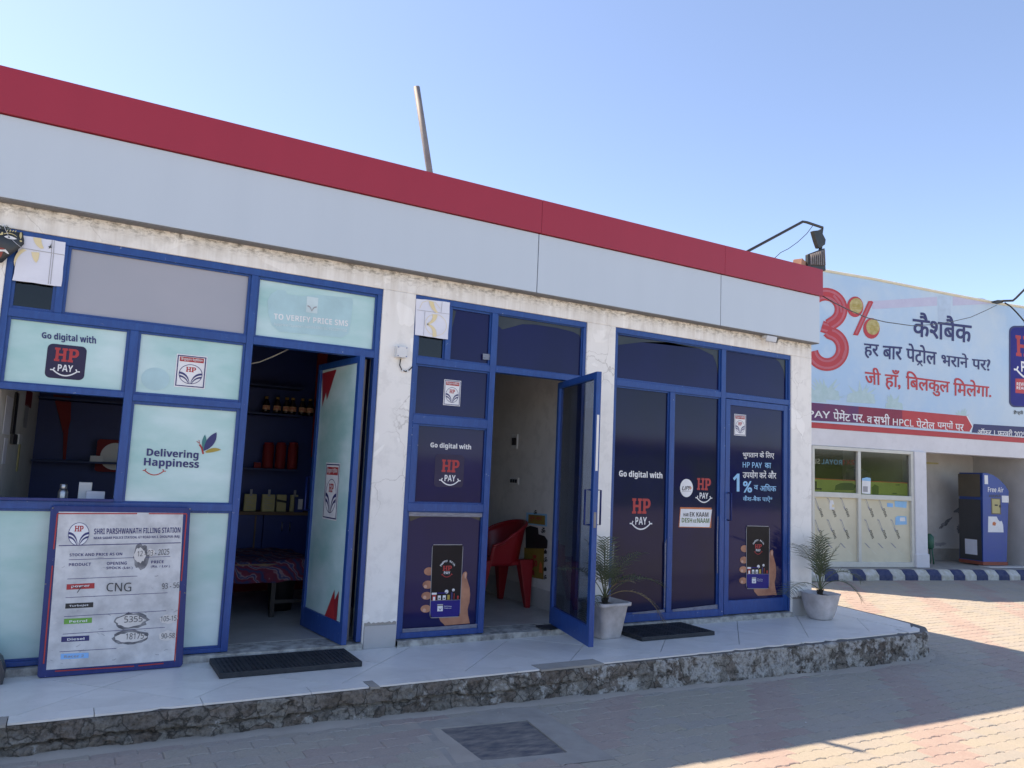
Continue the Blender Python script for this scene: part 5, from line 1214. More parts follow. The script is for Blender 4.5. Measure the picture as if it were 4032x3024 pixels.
# ---------------------------------------------------------------- potted palms
def frond(m_, base, d, up, L, droop, leaf=.10, n=26, mat='palm_leaf', seed=0, start=.28):
    R_ = random.Random(seed); d = Vector(d).normalized(); pts = []; p = Vector(base); v = (d*(1-up)+Vector((0, 0, up))).normalized()
    k = 16
    for i in range(k+1):
        pts.append(p.copy()); p = p+v*(L/k); v = (v+Vector((0, 0, -droop/k))).normalized()
    m_.tube(pts, [.0042*(1-.8*i/k)+.0006 for i in range(k+1)], 'palm_stem' if mat == 'palm_leaf' else mat, 5)
    for i in range(n):
        s_ = start+(1-start)*(i+.5)/n; f = s_*k; i0 = min(int(f), k-1); q = pts[i0].lerp(pts[i0+1], f-i0); t = (pts[i0+1]-pts[i0]).normalized()
        side = t.cross(Vector((0, 0, 1))).normalized(); nn = side.cross(t)
        l = leaf*(1.15-abs(s_-.5)*.9)*R_.uniform(.8, 1.15)
        for sg in (-1, 1):
            dr = (side*sg*.95+t*.70+nn*R_.uniform(.02, .22)).normalized(); w_ = t*.0046
            e = q+dr*l+Vector((0, 0, -l*R_.uniform(.02, .25))); md = q+dr*l*.5+nn*.002
            m_.add([q-w_, md-w_*1.1, e, md+w_*1.1, q+w_], [(0, 1, 4), (1, 3, 4), (1, 2, 3)], mat)
def palm(t, c, fr, trunk_h=.06):
    m_ = MB(); m_.tube([c, c+Vector((.004, 0, trunk_h*.5)), c+Vector((0, 0, trunk_h))], [.022, .026, .016], 'palm_trunk', 9)
    for i in range(14):
        a_ = i*2.4; p = c+Vector((math.cos(a_)*.02, math.sin(a_)*.02, trunk_h*.3+.003*i)); m_.tube([p, p+Vector((math.cos(a_)*.018, math.sin(a_)*.018, .035))], [.006, .002], 'palm_trunk', 5)
    m_.build('trunk', t)
    for i, (d, up, L, dr, lf, mt, st) in enumerate(fr):
        m_ = MB(); frond(m_, c+Vector((0, 0, trunk_h*.8)), d, up, L, dr, lf*1.15, 16, mt, i*7+3, st); m_.build('frond', t)
# pot 1: square tapered pot beside the outward-open door
P0 = Vector((4.10, -.20, 0))
t1 = thing('potted_palm', 'small palm in a square white pot next to the outward-open blue door', 'potted plant', tuple(P0), 'potted palms')
def square_pot(t, c, b, r, h, rim, rot, rn=.02):
    m_ = MB(); vs = []; ca, sa = math.cos(rot), math.sin(rot)
    prof = [(b*.95, .0), (b, .012), (r, h-rim), (r+.022, h-rim+.004), (r+.024, h), (r-.006, h), (r-.02, h-.05)]
    rings = []
    for (s_, z) in prof:
        k = len(vs)
        ring = rrect(-s_, -s_, s_, s_, rn*s_/r+.006)
        for x, y in ring:
            n_ = 1+.012*noise.noise(Vector((x*9, y*9, z*9))); vs.append(c+Vector(((x*ca-y*sa)*n_, (x*sa+y*ca)*n_, z)))
        rings.append((k, len(ring)))
    fs = []
    for (a, n), (b_, _) in zip(rings[:-1], rings[1:]):
        for i in range(n): fs.append((a+i, a+(i+1) % n, b_+(i+1) % n, b_+i))
    fs.append(tuple(range(rings[0][1]-1, -1, -1)))
    m_.add(vs, fs, 'pot_paint', True); o = m_.build('pot', t)
    m_ = MB(); k, n = rings[-1]; m_.add([vs[i]+Vector((0, 0, .012)) for i in range(k, k+n)], [tuple(range(n))], 'soil'); m_.build('soil', t)
square_pot(t1, P0, .110, .150, .30, .03, .06, .03)
V3 = lambda a, b: Vector((a, b, 0))
palm(t1, P0+Vector((0, 0, .265)), [(V3(-1, -.15), .62, .62, 1.5, .13, 'palm_leaf', .3), (V3(-.6, .2), .84, .50, 1.1, .12, 'palm_leaf', .3), (V3(.1, .4), .92, .50, .8, .11, 'palm_leaf', .3), (V3(1, -.15), .52, .66, 1.6, .14, 'palm_leaf', .3), (V3(1, .1), .70, .60, 1.5, .13, 'palm_leaf', .3), (V3(-.3, -.9), .75, .40, 1.5, .10, 'palm_leaf', .3),
    (V3(1, -.4), .42, .66, 2.3, .12, 'palm_dry', .35), (V3(-1, -.5), .38, .46, 2.0, .11, 'palm_leaf', .3), (V3(.8, -.6), .72, .32, 2.0, .06, 'palm_dry', .3), (V3(-.15, .1), .97, .46, .4, .10, 'palm_leaf', .3), (V3(.5, .5), .86, .52, 1.0, .12, 'palm_leaf', .28), (V3(-.7, -.5), .72, .5, 1.6, .12, 'palm_leaf', .28), (V3(.3, -.8), .7, .44, 1.9, .10, 'palm_leaf', .3)])
P0 = Vector((6.86, -.20, 0))
t2 = thing('potted_palm', 'palm with long feathery fronds in a rounded white pot at the right corner', 'potted plant', tuple(P0), 'potted palms')
def round_pot(t, c, h):
    m_ = MB(); vs = []; n = 24; prof = [(.095, .0), (.110, .014), (.140, .10), (.172, h-.01), (.182, h), (.162, h+.001), (.145, h-.05)]; fs = []
    for r, z in prof:
        for i in range(n):
            a_ = 2*math.pi*i/n+.4; k = 1/ max(abs(math.cos(a_)), abs(math.sin(a_))); k = 1+(k-1)*.42
            n_ = 1+.02*noise.noise(Vector((math.cos(a_)*2, math.sin(a_)*2, z*8))); vs.append(c+Vector((r*k*n_*math.cos(a_-.1), r*k*n_*math.sin(a_-.1), z+.008*noise.noise(Vector((math.cos(a_)*3, math.sin(a_)*3, 5)))*(z > .2))))
    for j in range(len(prof)-1):
        for i in range(n): fs.append((j*n+i, j*n+(i+1) % n, (j+1)*n+(i+1) % n, (j+1)*n+i))
    fs.append(tuple(range(n-1, -1, -1))); m_.add(vs, fs, 'pot_paint', True); m_.build('pot', t)
    m_ = MB(); m_.add([v+Vector((0, 0, .015)) for v in vs[-n:]], [tuple(range(n))], 'soil'); m_.build('soil', t)
round_pot(t2, P0, .262)
palm(t2, P0+Vector((.0, 0, .222)), [(V3(-1, -.35), .62, .78, 1.0, .17, 'palm_leaf', .5), (V3(-1, -.2), .36, .74, 1.1, .17, 'palm_leaf', .5), (V3(-.1, .3), .97, .56, .2, .19, 'palm_leaf', .25), (V3(.3, -.1), .94, .52, .4, .17, 'palm_leaf', .25), (V3(1, -.5), .70, .56, 2.6, .15, 'palm_leaf', .4), (V3(.9, -.8), .60, .52, 2.9, .13, 'palm_leaf', .4), (V3(-.5, -.5), .82, .40, .9, .10, 'palm_leaf', .35), (V3(.5, .4), .88, .55, .9, .16, 'palm_leaf', .25), (V3(-.35, .2), .92, .52, .5, .17, 'palm_leaf', .25), (V3(.5, -.6), .85, .5, 1.4, .14, 'palm_leaf', .3)], .075)

# ---------------------------------------------------------------- roof pole, floodlight on a bent arm, brick
a = hit(1693, 686, 1, .12); b = hit(1640, 342, 1, .12); d = (b-a).normalized()
pole = thing('roof_pole', 'leaning grey metal pole sticking up from the roof edge', 'pole', tuple(a-d*.4))
MB().tube([a-d*.42, a, b], .027, 'galv_pipe', 12).build('pipe', pole)
YL = .28
fl_ = thing('floodlight', 'black finned floodlight hanging from a bent arm at the roof corner', 'floodlight', tuple(hit(*zJ(90, 372), 1, YL)))
A = [hit(*zJ(*p), 1, YL) for p in ((40, 398), (90, 368), (510, 142), (540, 147), (662, 188))]
MB().tube(A, .016, 'black_metal', 8).build('arm', fl_)
L0 = Plane((0, YL, 0), (1, 0, 0), (0, 0, 1))
m_ = MB(); m_.prism([L0.at(*L0.uv(*zJ(*p))) for p in ((592, 212), (640, 208), (672, 190), (665, 235), (688, 280), (683, 318), (645, 345), (632, 342), (612, 285))], (0, .05, 0), 'lamp_black'); m_.build('bracket', fl_, .004)
MB().tube([hit(*zJ(650, 325), 1, YL+.03), hit(*zJ(640, 380), 1, YL+.03)], .02, 'lamp_black', 8).build('yoke', fl_)
q = [L0.uv(*zJ(*p)) for p in ((552, 498), (688, 520), (680, 345), (552, 392))]
m_ = MB(); m_.prism([L0.at(*p) for p in q], (0, .045, 0), 'lamp_black'); m_.build('housing', fl_, .006)
for i in range(8):
    s_ = .1+.11*i; b0 = Vector(q[0]).lerp(Vector(q[1]), s_); b1 = Vector(q[3]).lerp(Vector(q[2]), s_); lo = b0.lerp(b1, .22); hi = b0.lerp(b1, .93)
    p0, p1 = L0.at(lo.x, lo.y), L0.at(hi.x, hi.y); m_ = MB(); m_.obox((p0+p1)/2+Vector((0, -.014, 0)), Vector((.006, 0, 0)), Vector((0, .0135, 0)), (p1-p0)/2, 'galv_pipe'); m_.build('fin', fl_)
m_ = MB(); m_.tube([hit(*zJ(*p), 1, YL) for p in ((585, 175), (540, 235), (470, 300), (400, 350), (340, 380), (290, 425))], .004, 'black_cable', 6); m_.build('cable', fl_)
c = hit(*zJ(490, 462), 1, .35); m_ = MB(); m_.obox(c+Vector((0, 0, -.02)), Vector((.085, .03, -.012)), Vector((-.02, .05, 0)), Vector((.008, 0, .042)), 'brick_clay'); tag(m_.build('loose_brick', None, .006), 'broken clay brick lying on the roof edge near the floodlight', 'brick')

# dark plastic foot at the left edge
a = hit(*zK(0, 430), 2, 0); t = thing('display_stand', 'dark weathered plastic stand base at the lower left edge', 'stand', (-.28, -.13, 0))
pts = [(-.55, 0), (-.226, 0), (-.222, .07), (-.245, .135), (-.30, .20), (-.55, .26)]
m_ = MB(); m_.prism([(x, -.19, z+.001) for x, z in pts], (0, .14, 0), 'machine_dark'); m_.build('foot', t, .006)
# pebble and bits by the step
for p, r, m, lab in ((zK(1878, 670), .016, 'threshold_stone', 'pale pebble lying by the foot of the step'), (zM(785, 1075), .006, 'white_print', 'tiny white scrap on the shaded paving')):
    c = hit(*p, 2, -.205 if r > .01 else -.245); bm = bmesh.new(); bmesh.ops.create_icosphere(bm, subdivisions=2, radius=r)
    m_ = MB(); m_.add([c+Vector((0, 0, r*.5))+Vector((v.co.x, v.co.y*.9, v.co.z*.75))*(1+.3*noise.noise(v.co*60)) for v in bm.verts], [tuple(v.index for v in f.verts) for f in bm.faces], m); bm.free(); tag(m_.build('pebble'), lab, 'pebble' if r > .01 else 'litter')
# ================================================================ SERVICE BUILDING with the big banner
K0 = Vector((11.477, 3.402, 0)); DU = Vector((.979, -.202, 0)).normalized(); DN = Vector((-DU.y, DU.x, 0))
GZ2 = -.259
svc = thing('service_building', 'white service building with a red stripe below the big banner', 'building', tuple(K0+DN*.35+Vector((2, 0, GZ2))))
def sv(u, v, z): return K0+DU*u+DN*v+Vector((0, 0, z))
def sbox(m_, u0, u1, v0, v1, z0, z1, mat):
    c = sv((u0+u1)/2, (v0+v1)/2, (z0+z1)/2); m_.obox(c, DU*((u1-u0)/2), DN*((v1-v0)/2), Vector((0, 0, (z1-z0)/2)), mat); return m_
def splane(v): return Plane(sv(0, v, 0), DU, (0, 0, 1))
UE = 7.6
SP = splane(.35)
m_ = MB(); sbox(m_, -2.3, UE, .352, .65, 2.09, 2.40, 'pale_plaster'); sbox(m_, -2.3, UE, .38, .65, 2.40, 4.6, 'pale_plaster'); sbox(m_, -2.3, .03, .352, .65, GZ2, 2.09, 'pale_plaster'); m_.build('wall', svc, .006)
m_ = MB(); sbox(m_, -2.3, UE, .345, .379, 2.401, 2.545, 'banner_red'); m_.build('red_stripe', svc)
pu0, pu1 = SP.uv(*zN(1172, 600))[0]-.02, SP.uv(*zN(1290, 600))[0]-.03
m_ = MB(); sbox(m_, 2.335, 2.61, .30, .60, -.07, 2.089, 'pale_plaster'); m_.build('pillar', svc, .008)
m_ = MB(); sbox(m_, 2.315, 2.63, .28, .62, -.07, .18, 'pale_plaster'); m_.build('pillar_base', svc, .01)
m_ = MB(); sbox(m_, UE-.2, UE, .352, 4.0, GZ2, 4.6, 'pale_plaster'); sbox(m_, -2.3, -2.1, .651, 4.0, GZ2, 4.6, 'pale_plaster'); sbox(m_, -2.1, UE-.2, 3.8, 4.0, GZ2, 4.6, 'pale_plaster'); m_.build('wall', svc)
m_ = MB(); sbox(m_, -2.1, UE-.2, .651, 3.8, 2.5, 2.7, 'room_plaster'); m_.build('roof', svc)
m_ = MB(); sbox(m_, -2.3, UE, .16, 3.8, GZ2, -.075, 'cement'); m_.build('floor', svc)
# painted kerb blocks, front face sloping
ks = [zN(345, 1340), zN(475, 1340), zN(605, 1340), zN(730, 1340), zN(855, 1340), zN(980, 1340), zN(1095, 1340), zN(1215, 1340), zN(1325, 1340), zN(1435, 1340), zN(1548, 1340), zN(1655, 1340), zN(1762, 1340), zN(1868, 1340), zN(1970, 1340), zN(2070, 1340), zN(2170, 1340)]
KP = splane(.02); us = [KP.uv(*p)[0] for p in ks]
us = [us[0]-.345*k for k in (7, 6, 5, 4, 3, 2, 1)]+us+[us[-1]+.345*k for k in range(1, 7)]
for i in range(len(us)-1):
    a, b = us[i]+.002, us[i+1]-.002
    m_ = MB(); P = [(0, GZ2-.02), (.0, GZ2+.09), (.09, -.082), (.30, -.074), (.30, GZ2-.02)]
    m_.prism([sv(a, v, z) for v, z in P], DU*(b-a), 'kerb_blue' if i % 2 == 1 else 'kerb_white'); m_.build('kerb_block', svc, .012)
# window bay
FB = [(.03, .105), (2.255, 2.33)]
def fr(u0, u1, z0, z1, m_, d=.03): sbox(m_, u0, u1, .36-d, .42, z0, z1, 'cream_alu')
u_m = SP.uv(*zN(670, 400))[0]
zt, zm, zb = 2.085, SP.uv(*zN(900, 610))[1], -.07
m_ = MB(); fr(.03, .08, zb, zt, m_); fr(2.27, 2.333, zb, zt, m_); fr(u_m-.035, u_m+.03, zb+.09, zt-.06, m_, .026); fr(.08, 2.27, zt-.06, zt, m_, .028); fr(.08, u_m-.035, zm-.04, zm+.05, m_, .028); fr(u_m+.03, 2.27, zm-.05, zm+.035, m_, .028); fr(.08, 2.27, zb, zb+.09, m_, .028)
wf = m_.build('window_frame', svc, .004)
m_ = MB(); sbox(m_, .08, u_m-.035, .385, .392, zm+.05, zt-.06, 'dusty_glass'); m_.build('pane', wf); m_ = MB(); sbox(m_, u_m+.03, 2.27, .385, .392, zm+.035, zt-.06, 'dusty_glass'); m_.build('pane', wf)
for a, b, zz in ((.08, u_m-.035, zm-.04), (u_m+.03, 2.27, zm-.05)):
    m_ = MB(); sbox(m_, a, b, .385, .40, zb+.09, zz, 'beige_paper'); m_.build('panel', wf)
# masking paper print
IP = splane(.3845)
pr = Print(IP)
for row, (y, tx) in enumerate(((700, 1), (902, 1), (1068, 0), (1130, 0), (1225, 0))):
    for col in range(8):
        x = 285+122*col-(60 if row == 3 else 0)+(70 if row == 4 else 0)-(16 if col > 3 else 0)
        if x > 1100 or 612 < x < 708 or (row == 0 and x > 1000): continue
        hgt = 88 if tx else 34
        pr.polypx([zN(x-42, y-hgt), zN(x-22, y-hgt+8), zN(x+20, y+34 if tx else y+20), zN(x+2, y+24 if tx else y+14)], 'grey_print' if row < 3 else 'hem_cream', 0)
        if tx: pr.polypx([zN(x-36, y-hgt+14), zN(x-26, y-hgt+18), zN(x+2, y), zN(x-6, y-4)], 'beige_paper', .8); pr.qpx(sans('INDO'), zN(x+34, y+100), zN(x+6, y+22), zN(x+28, y+12), zN(x+52, y+88), 'black_print', 1, flip=False)
pr.polypx([zN(1005, 870), zN(1115, 865), zN(1110, 790), zN(1030, 785), zN(1008, 800)], 'sky_blue_print', 1); pr.polypx([zN(1003, 700), zN(1110, 712), zN(1115, 650), zN(1000, 645)], 'sky_blue_print', 1); pr.polypx([zN(930, 700), zN(985, 705), zN(985, 668), zN(930, 665)], 'light_blue_sticker', 1); pr.polypx([zN(1050, 835), zN(1100, 835), zN(1095, 800), zN(1050, 800)], 'white_print', 2)
pr.polypx([zN(392, 725), zN(438, 728), zN(440, 690), zN(425, 640), zN(398, 640), zN(392, 680)], 'white_print', 1.6); pr.polypx([zN(415, 705), zN(440, 705), zN(438, 680), zN(418, 678)], 'gold_print', 2.2)
pr.build('masking_print', wf)['kind'] = 'stuff'
# advert strip and room behind the glass
AP = splane(.402); pr = Print(AP)
a0, a1 = AP.uv(*zN(232, 540)), AP.uv(*zN(1125, 490)); zlo = zm-.05; pr.rect(.06, zlo, 2.25, AP.uv(*zN(650, 462))[1], 'lime_ad', 0); pr.rect(.06, AP.uv(*zN(650, 462))[1], 2.25, AP.uv(*zN(650, 452))[1], 'orange_print', 0)
pr.polypx([zN(440, 545), zN(620, 545), zN(640, 500), zN(600, 478), zN(500, 478), zN(450, 500)], 'dark_green', 1); pr.polypx([zN(790, 585), zN(850, 588), zN(852, 510), zN(815, 490), zN(785, 520)], 'dark_green', 1); pr.qpx(sans('L'), zN(250, 540), zN(320, 540), zN(320, 462), zN(250, 462), 'black_print', 1)
for p in ((1030, 495), (1000, 575)): pr.polypx([zN(p[0]-20, p[1]+6), zN(p[0]+20, p[1]+6), zN(p[0]+20, p[1]-4), zN(p[0]-20, p[1]-4)], 'dark_green', 1)
pr.build('advert_strip', wf)
RP = splane(.56); pr = Print(RP)
pr.qpx(sans('2X1'), zN(520, 310), zN(628, 305), zN(628, 262), zN(520, 262), 'banner_red', 0, flip=True); pr.qpx(sans('ROYAL'), zN(318, 302), zN(510, 308), zN(510, 262), zN(318, 256), 'light_blue_sticker', 0, flip=True); pr.qpx(sans('SLU'), zN(205, 296), zN(305, 300), zN(305, 252), zN(205, 248), 'torn_paper', 0, flip=True)
pr.polypx([zN(545, 448), zN(780, 460), zN(785, 390), zN(720, 350), zN(580, 340), zN(545, 370)], 'black_print', 0)
pr.build('window_lettering', wf)
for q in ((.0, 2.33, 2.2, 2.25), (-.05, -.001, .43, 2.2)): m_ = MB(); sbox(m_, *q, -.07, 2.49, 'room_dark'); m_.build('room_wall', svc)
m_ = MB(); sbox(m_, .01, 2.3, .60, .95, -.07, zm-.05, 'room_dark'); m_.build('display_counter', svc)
SQ = splane(.382); pr = Print(SQ); pr.polypx([zN(695, 575), zN(775, 582), zN(778, 440), zN(742, 425), zN(697, 435)], 'white_print', 0); pr.polypx([zN(695, 455), zN(776, 462), zN(776, 432), zN(742, 425), zN(697, 435)], 'sky_blue_print', 1); pr.polypx([zN(705, 560), zN(750, 563), zN(750, 510), zN(705, 508)], 'grey_print', 1); pr.build('payment_card', wf)
m_ = MB()
# open bay: back and side walls
BPl = splane(1.70); uc = BPl.uv(*zN(1735, 400))[0]
m_ = MB(); sbox(m_, 2.4, uc+.1, 1.70, 1.80, -.074, 2.49, 'bay_plaster'); m_.build('bay_wall', svc)
m_ = MB(); sbox(m_, uc, uc+.1, .40, 1.699, -.074, 2.49, 'bay_plaster'); m_.build('bay_wall', svc)
m_ = MB(); sbox(m_, 2.34, 2.44, .61, 1.699, -.074, 2.49, 'bay_plaster'); m_.build('bay_wall', svc)
m_ = MB(); sbox(m_, 2.62, uc-.002, 1.67, 1.699, -.074, .16, 'cement'); m_.build('bay_skirting', svc)
pr = Print(splane(1.697)); R_ = random.Random(2)
def stain(cx, cy, rx, ry, rot, m, l):
    n = 26; c_, s_ = math.cos(rot), math.sin(rot); P = []
    for i in range(n):
        a_ = 2*math.pi*i/n; k = R_.uniform(.6, 1.25); x, y = rx*k*math.cos(a_), ry*k*math.sin(a_); P.append(zN(cx+x*c_-y*s_, cy+x*s_+y*c_))
    pr.polypx(P, m, l); pr.build('wall_stain', svc); pr.mb = MB()
stain(1625, 715, 75, 26, -.6, 'soot', 1); stain(1480, 850, 75, 18, -.7, 'soot', 1); stain(1610, 900, 30, 45, .2, 'soot', 1); stain(1500, 960, 150, 90, 0, 'room_plaster', 0); stain(1420, 1050, 60, 20, 0, 'grey_print', 1)
pr.polypx([zN(1272, 300), zN(1410, 304), zN(1410, 290), zN(1272, 280)], 'card', 1)
pr.build('wall_tube', svc)
# air machine
air = thing('air_machine', 'tall blue tyre air machine with a curved top and white lettering', 'air machine', tuple(sv(4.55, .75, -.05)))
fa = hit(*zN(1835, 1235), 2, -.03); fb = hit(*zN(2060, 1235), 2, -.03)
FU = (fb-fa); FU.z = 0; FU = DU.copy()
AFP = Plane(Vector((fa.x, fa.y, -.03)), FU, (0, 0, 1))
prof = [zS(330, 1500), zS(665, 1500), zS(695, 485), zS(640, 395), zS(560, 315), zS(480, 258), zS(400, 228), zS(322, 222)]
pf = [AFP.uv(*p) for p in prof]; dep = DN*.55
m_ = MB(); m_.prism([AFP.at(*p) for p in pf], dep, 'machine_blue'); m_.build('cabinet', air, .006)
lu = pf[0][0]
SA = Plane(AFP.at(lu-.004, 0), -dep.normalized(), (0, 0, 1)); SA = Plane(AFP.at(lu, 0)+dep*0, dep.normalized()*-1, (0, 0, 1), .004)
if SA.N.dot(CAM-SA.P0) < 0: SA = Plane(SA.P0, dep.normalized(), (0, 0, 1), .004)
zt_ = pf[-1][1]; sg = 1 if SA.U.dot(dep) > 0 else -1
pr = Print(SA)
pr.rect(min(sg*.02, sg*.53), .06, max(sg*.02, sg*.53), zt_*.70, 'machine_dark', 0); pr.rect(min(sg*.02, sg*.53), zt_*.73, max(sg*.02, sg*.53), zt_-.03, 'machine_brown', 0); pr.rect(min(sg*.12, sg*.40), .16, max(sg*.12, sg*.40), .46, 'paper_white', 1)
pr.build('side_panel', air)
pr = Print(AFP)
pr.qpx(sans('Free Air'), zS(395, 495), zS(612, 502), zS(618, 428), zS(395, 420), 'white_print', 1)
for bl_, tr_, m, l in ((zS(348, 382), zS(394, 258), 'white_print', 1), (zS(594, 642), zS(690, 550), 'white_print', 1), (zS(444, 810), zS(576, 588), 'machine_brown', 1), (zS(458, 795), zS(560, 600), 'card', 2), (zS(490, 692), zS(532, 672), 'black_print', 3), (zS(552, 715), zS(580, 682), 'black_print', 3)):
    a = AFP.uv(*bl_); b = AFP.uv(*tr_); pr.rect(a[0], a[1], b[0], b[1], m, l)
pr.polypx([zS(395, 1066), zS(617, 1068), zS(610, 960), (3780+590/3.607, 1800+905/3.607), zS(560, 912), zS(535, 880), zS(520, 845), zS(400, 842)], 'white_print', 1); pr.polypx([zS(458, 965), zS(500, 975), zS(510, 935), zS(480, 915), zS(460, 930)], 'orange_print', 2)
pr.qpx(sans('HAWA'), zS(415, 570), zS(580, 572), zS(580, 530), zS(415, 530), 'machine_dark', 1)
pr.build('front_labels', air)
m_ = MB(); e_ = AFP.at(pf[1][0], 0); pts = [AFP.at(*p)+dep*.35 for p in (AFP.uv(*zS(668, 1490)), AFP.uv(*zS(720, 1200)), AFP.uv(*zS(755, 640)), AFP.uv(*zS(735, 560)), AFP.uv(*zS(697, 490)))]
m_.prism([p for p in pts], dep*.3, 'rust_red'); m_.build('side_fin', air)
m_ = MB(); m_.prism([AFP.at(pf[0][0]-.01, -.02), AFP.at(pf[1][0]+.02, -.02), AFP.at(pf[1][0]+.02, .045), AFP.at(pf[0][0]-.01, .045)], dep*1.01, 'rust_red'); o = m_.build('base', air)
for v in o.data.vertices: v.co -= dep*.0+DN*.006
m_ = MB(); c = AFP.at((pf[0][0]+pf[1][0])/2+.2, -.03); m_.obox(c+Vector((0, 0, -.022))+DN*-.05, DU*.55, DN*.12, Vector((0, 0, .02)), 'white_tile'); tag(m_.build('stone_slab'), 'white stone slab on the floor in front of the blue air machine', 'slab')
# green cylinder on a small stand
gp = splane(.95); u0 = gp.uv(*zN(1297, 1050))[0]; u1 = gp.uv(*zN(1357, 1050))[0]; r = (u1-u0)/2; zb_ = gp.uv(*zN(1325, 1095))[1]; zt_ = gp.uv(*zN(1325, 950))[1]
cc = sv((u0+u1)/2, .95, 0); t = thing('gas_cylinder', 'small green compressed air cylinder behind the pillar', 'cylinder', (cc.x, cc.y, -.074))
MB().lathe((cc.x, cc.y, zb_), [(r*.6, 0), (r, .04), (r, (zt_-zb_)*.8), (r*.6, (zt_-zb_)*.92), (r*.25, zt_-zb_)], 'cylinder_green', 16).build('body', t)
for a_ in (.5, 2.6, 4.7): MB().tube([(cc.x+r*.6*math.cos(a_), cc.y+r*.6*math.sin(a_), zb_+.05), (cc.x+r*1.0*math.cos(a_), cc.y+r*1.0*math.sin(a_), -.074)], .014, 'cylinder_green', 6).build('leg', t)

# ---------------------------------------------------------------- the banner
ban = thing('banner', 'huge sky-blue cashback banner with a red numeral three on the service building', 'banner', tuple(sv(2, .30, 2.5)))
BN = splane(.33)
def wv(u, v): return .0012*math.sin(u*1.7+v*.6)
BN.bulge = wv
top = [(-2.0, 5.40)]+[BN.uv(*zJ(*p)) for p in ((690, 520), (1040, 580), (1600, 692), (2000, 768), (2212, 800))]+[(7.5, 5.15)]
def ztop(u):
    for (a, za), (b, zb2) in zip(top[:-1], top[1:]):
        if a <= u <= b: return za+(zb2-za)*(u-a)/(b-a)
    return top[0][1] if u < top[0][0] else top[-1][1]
m_ = MB(); vs = []; fs = []; nu, nv = 90, 26
for i in range(nu+1):
    for j in range(nv+1):
        s_ = j/nv; u = -2.16+.16*s_+(9.66-.16*s_)*i/nu; v = 2.50+(ztop(u)-2.50)*s_; vs.append(BN.at(u, v))
for i in range(nu):
    for j in range(nv): k = i*(nv+1)+j; fs.append((k, k+nv+1, k+nv+2, k+1))
m_.add(vs, fs, 'banner_sky', True); o = m_.build('cloth', ban, fix=False)
m_ = MB(); m_.tube([BN.at(-2.0+9.5*i/40, ztop(-2.0+9.5*i/40)) for i in range(41)], .028, 'hem_cream', 8); m_.build('hem', ban)
pr = Print(BN)
O_ = lambda pts: [zO(*p) for p in pts]
# faint forecourt canopy and palms in the picture
pr.polypx(O_([(740, 370), (1305, 340), (1305, 262), (740, 300)]), 'banner_beam', 0); pr.polypx(O_([(1440, 340), (1830, 320), (1700, 275), (1440, 262)]), 'banner_beam', 0)
pr.polypx(O_([(1312, 620), (1412, 640), (1428, 262), (1312, 250)]), 'banner_canopy', .6)
R_ = random.Random(5)
for cx, cy, s_ in ((330, 1150, 230), (640, 1180, 230), (930, 1230, 140), (1520, 1330, 110), (250, 1170, 160)):
    for k in range(20):
        a_ = math.radians(R_.uniform(10, 170)); l_ = s_*R_.uniform(.5, 1.1); ex, ey = cx+l_*.75*math.cos(a_), cy-l_*math.sin(a_)
        if ey > cy-10: continue
        pr.polypx(O_([(cx-12, cy), (cx+12, cy), ((cx+ex)/2+14, (cy+ey)/2), (ex, ey+s_*.12), ((cx+ex)/2-16, (cy+ey)/2)]), 'banner_palm', .2+.02*k)
    pr.polypx(O_([(cx-s_*.55, cy), (cx+s_*.55, cy+14), (cx+s_*.5, cy-s_*.28), (cx, cy-s_*.45), (cx-s_*.5, cy-s_*.3)]), 'banner_palm', .8)
pr.build('printed_scene', ban)['kind'] = 'stuff'
pr = Print(BN)
C3 = arc(325, 400, 130, 150, 215, 440, 26)
up = [(330+138*math.cos(math.radians(a)), 372+132*math.sin(math.radians(a))) for a in range(-160, 62, 8)]
lo = [(345+135*math.cos(math.radians(a)), 715+138*math.sin(math.radians(a))) for a in range(-78, 176, 8)]
C3 = up+[(372, 505), (330, 520), (372, 545)]+lo
for w_, m, l in ((112, 'banner_red', 2.6), (78, 'banner_pink', 3.2), (40, 'banner_red', 3.8)):
    px_stroke(pr, zO, up+[(360, 512)], w_, m, l); px_stroke(pr, zO, [(352, 560)]+lo, w_, m, l+.25)
    px_stroke(pr, zO, [(300, 520), (390, 548)], w_*.9, m, l+.12)
pr.linepx(O_([(400, 250), (455, 320), (470, 400)]), .05, 'banner_pink', 6); pr.linepx(O_([(500, 640), (505, 720), (480, 800)]), .04, 'banner_pink', 6)
pr.polypx(O_([(570, 595), (615, 600), (748, 310), (735, 298), (705, 300)]), 'banner_red', 3); pr.polypx(O_([(590, 580), (605, 585), (730, 315), (715, 312)]), 'banner_pink', 4)
for cx, cy, dx, dy in ((590, 350, 8, -8), (732, 538, 12, -12)):
    pr.polypx([zO(cx+72*math.cos(t_*.2618), cy+90*math.sin(t_*.2618)) for t_ in range(24)], 'banner_red', 3); pr.polypx([zO(cx+dx+58*math.cos(t_*.2618), cy+dy+68*math.sin(t_*.2618)) for t_ in range(24)], 'banner_gold', 4)
    for k in (-12, 4, 20): pr.polypx([zO(cx+dx-30, cy+dy+k), zO(cx+dx+30, cy+dy+k+4), zO(cx+dx+30, cy+dy+k+9), zO(cx+dx-30, cy+dy+k+5)], 'ochre_print', 5)
H = lambda s_, a, b, c, d, m, of=.018, l=3, **k: pr.qpx(s_, zO(*a), zO(*b), zO(*c), zO(*d), m, l, off=of, **k)
H('कैशबैक', (1090, 605), (1605, 668), (1605, 450), (1090, 390), 'banner_navy')
H('हर', (668, 795), (795, 805), (797, 680), (668, 668), 'banner_navy'); H('बार', (830, 805), (998, 815), (1000, 700), (832, 688), 'banner_navy')
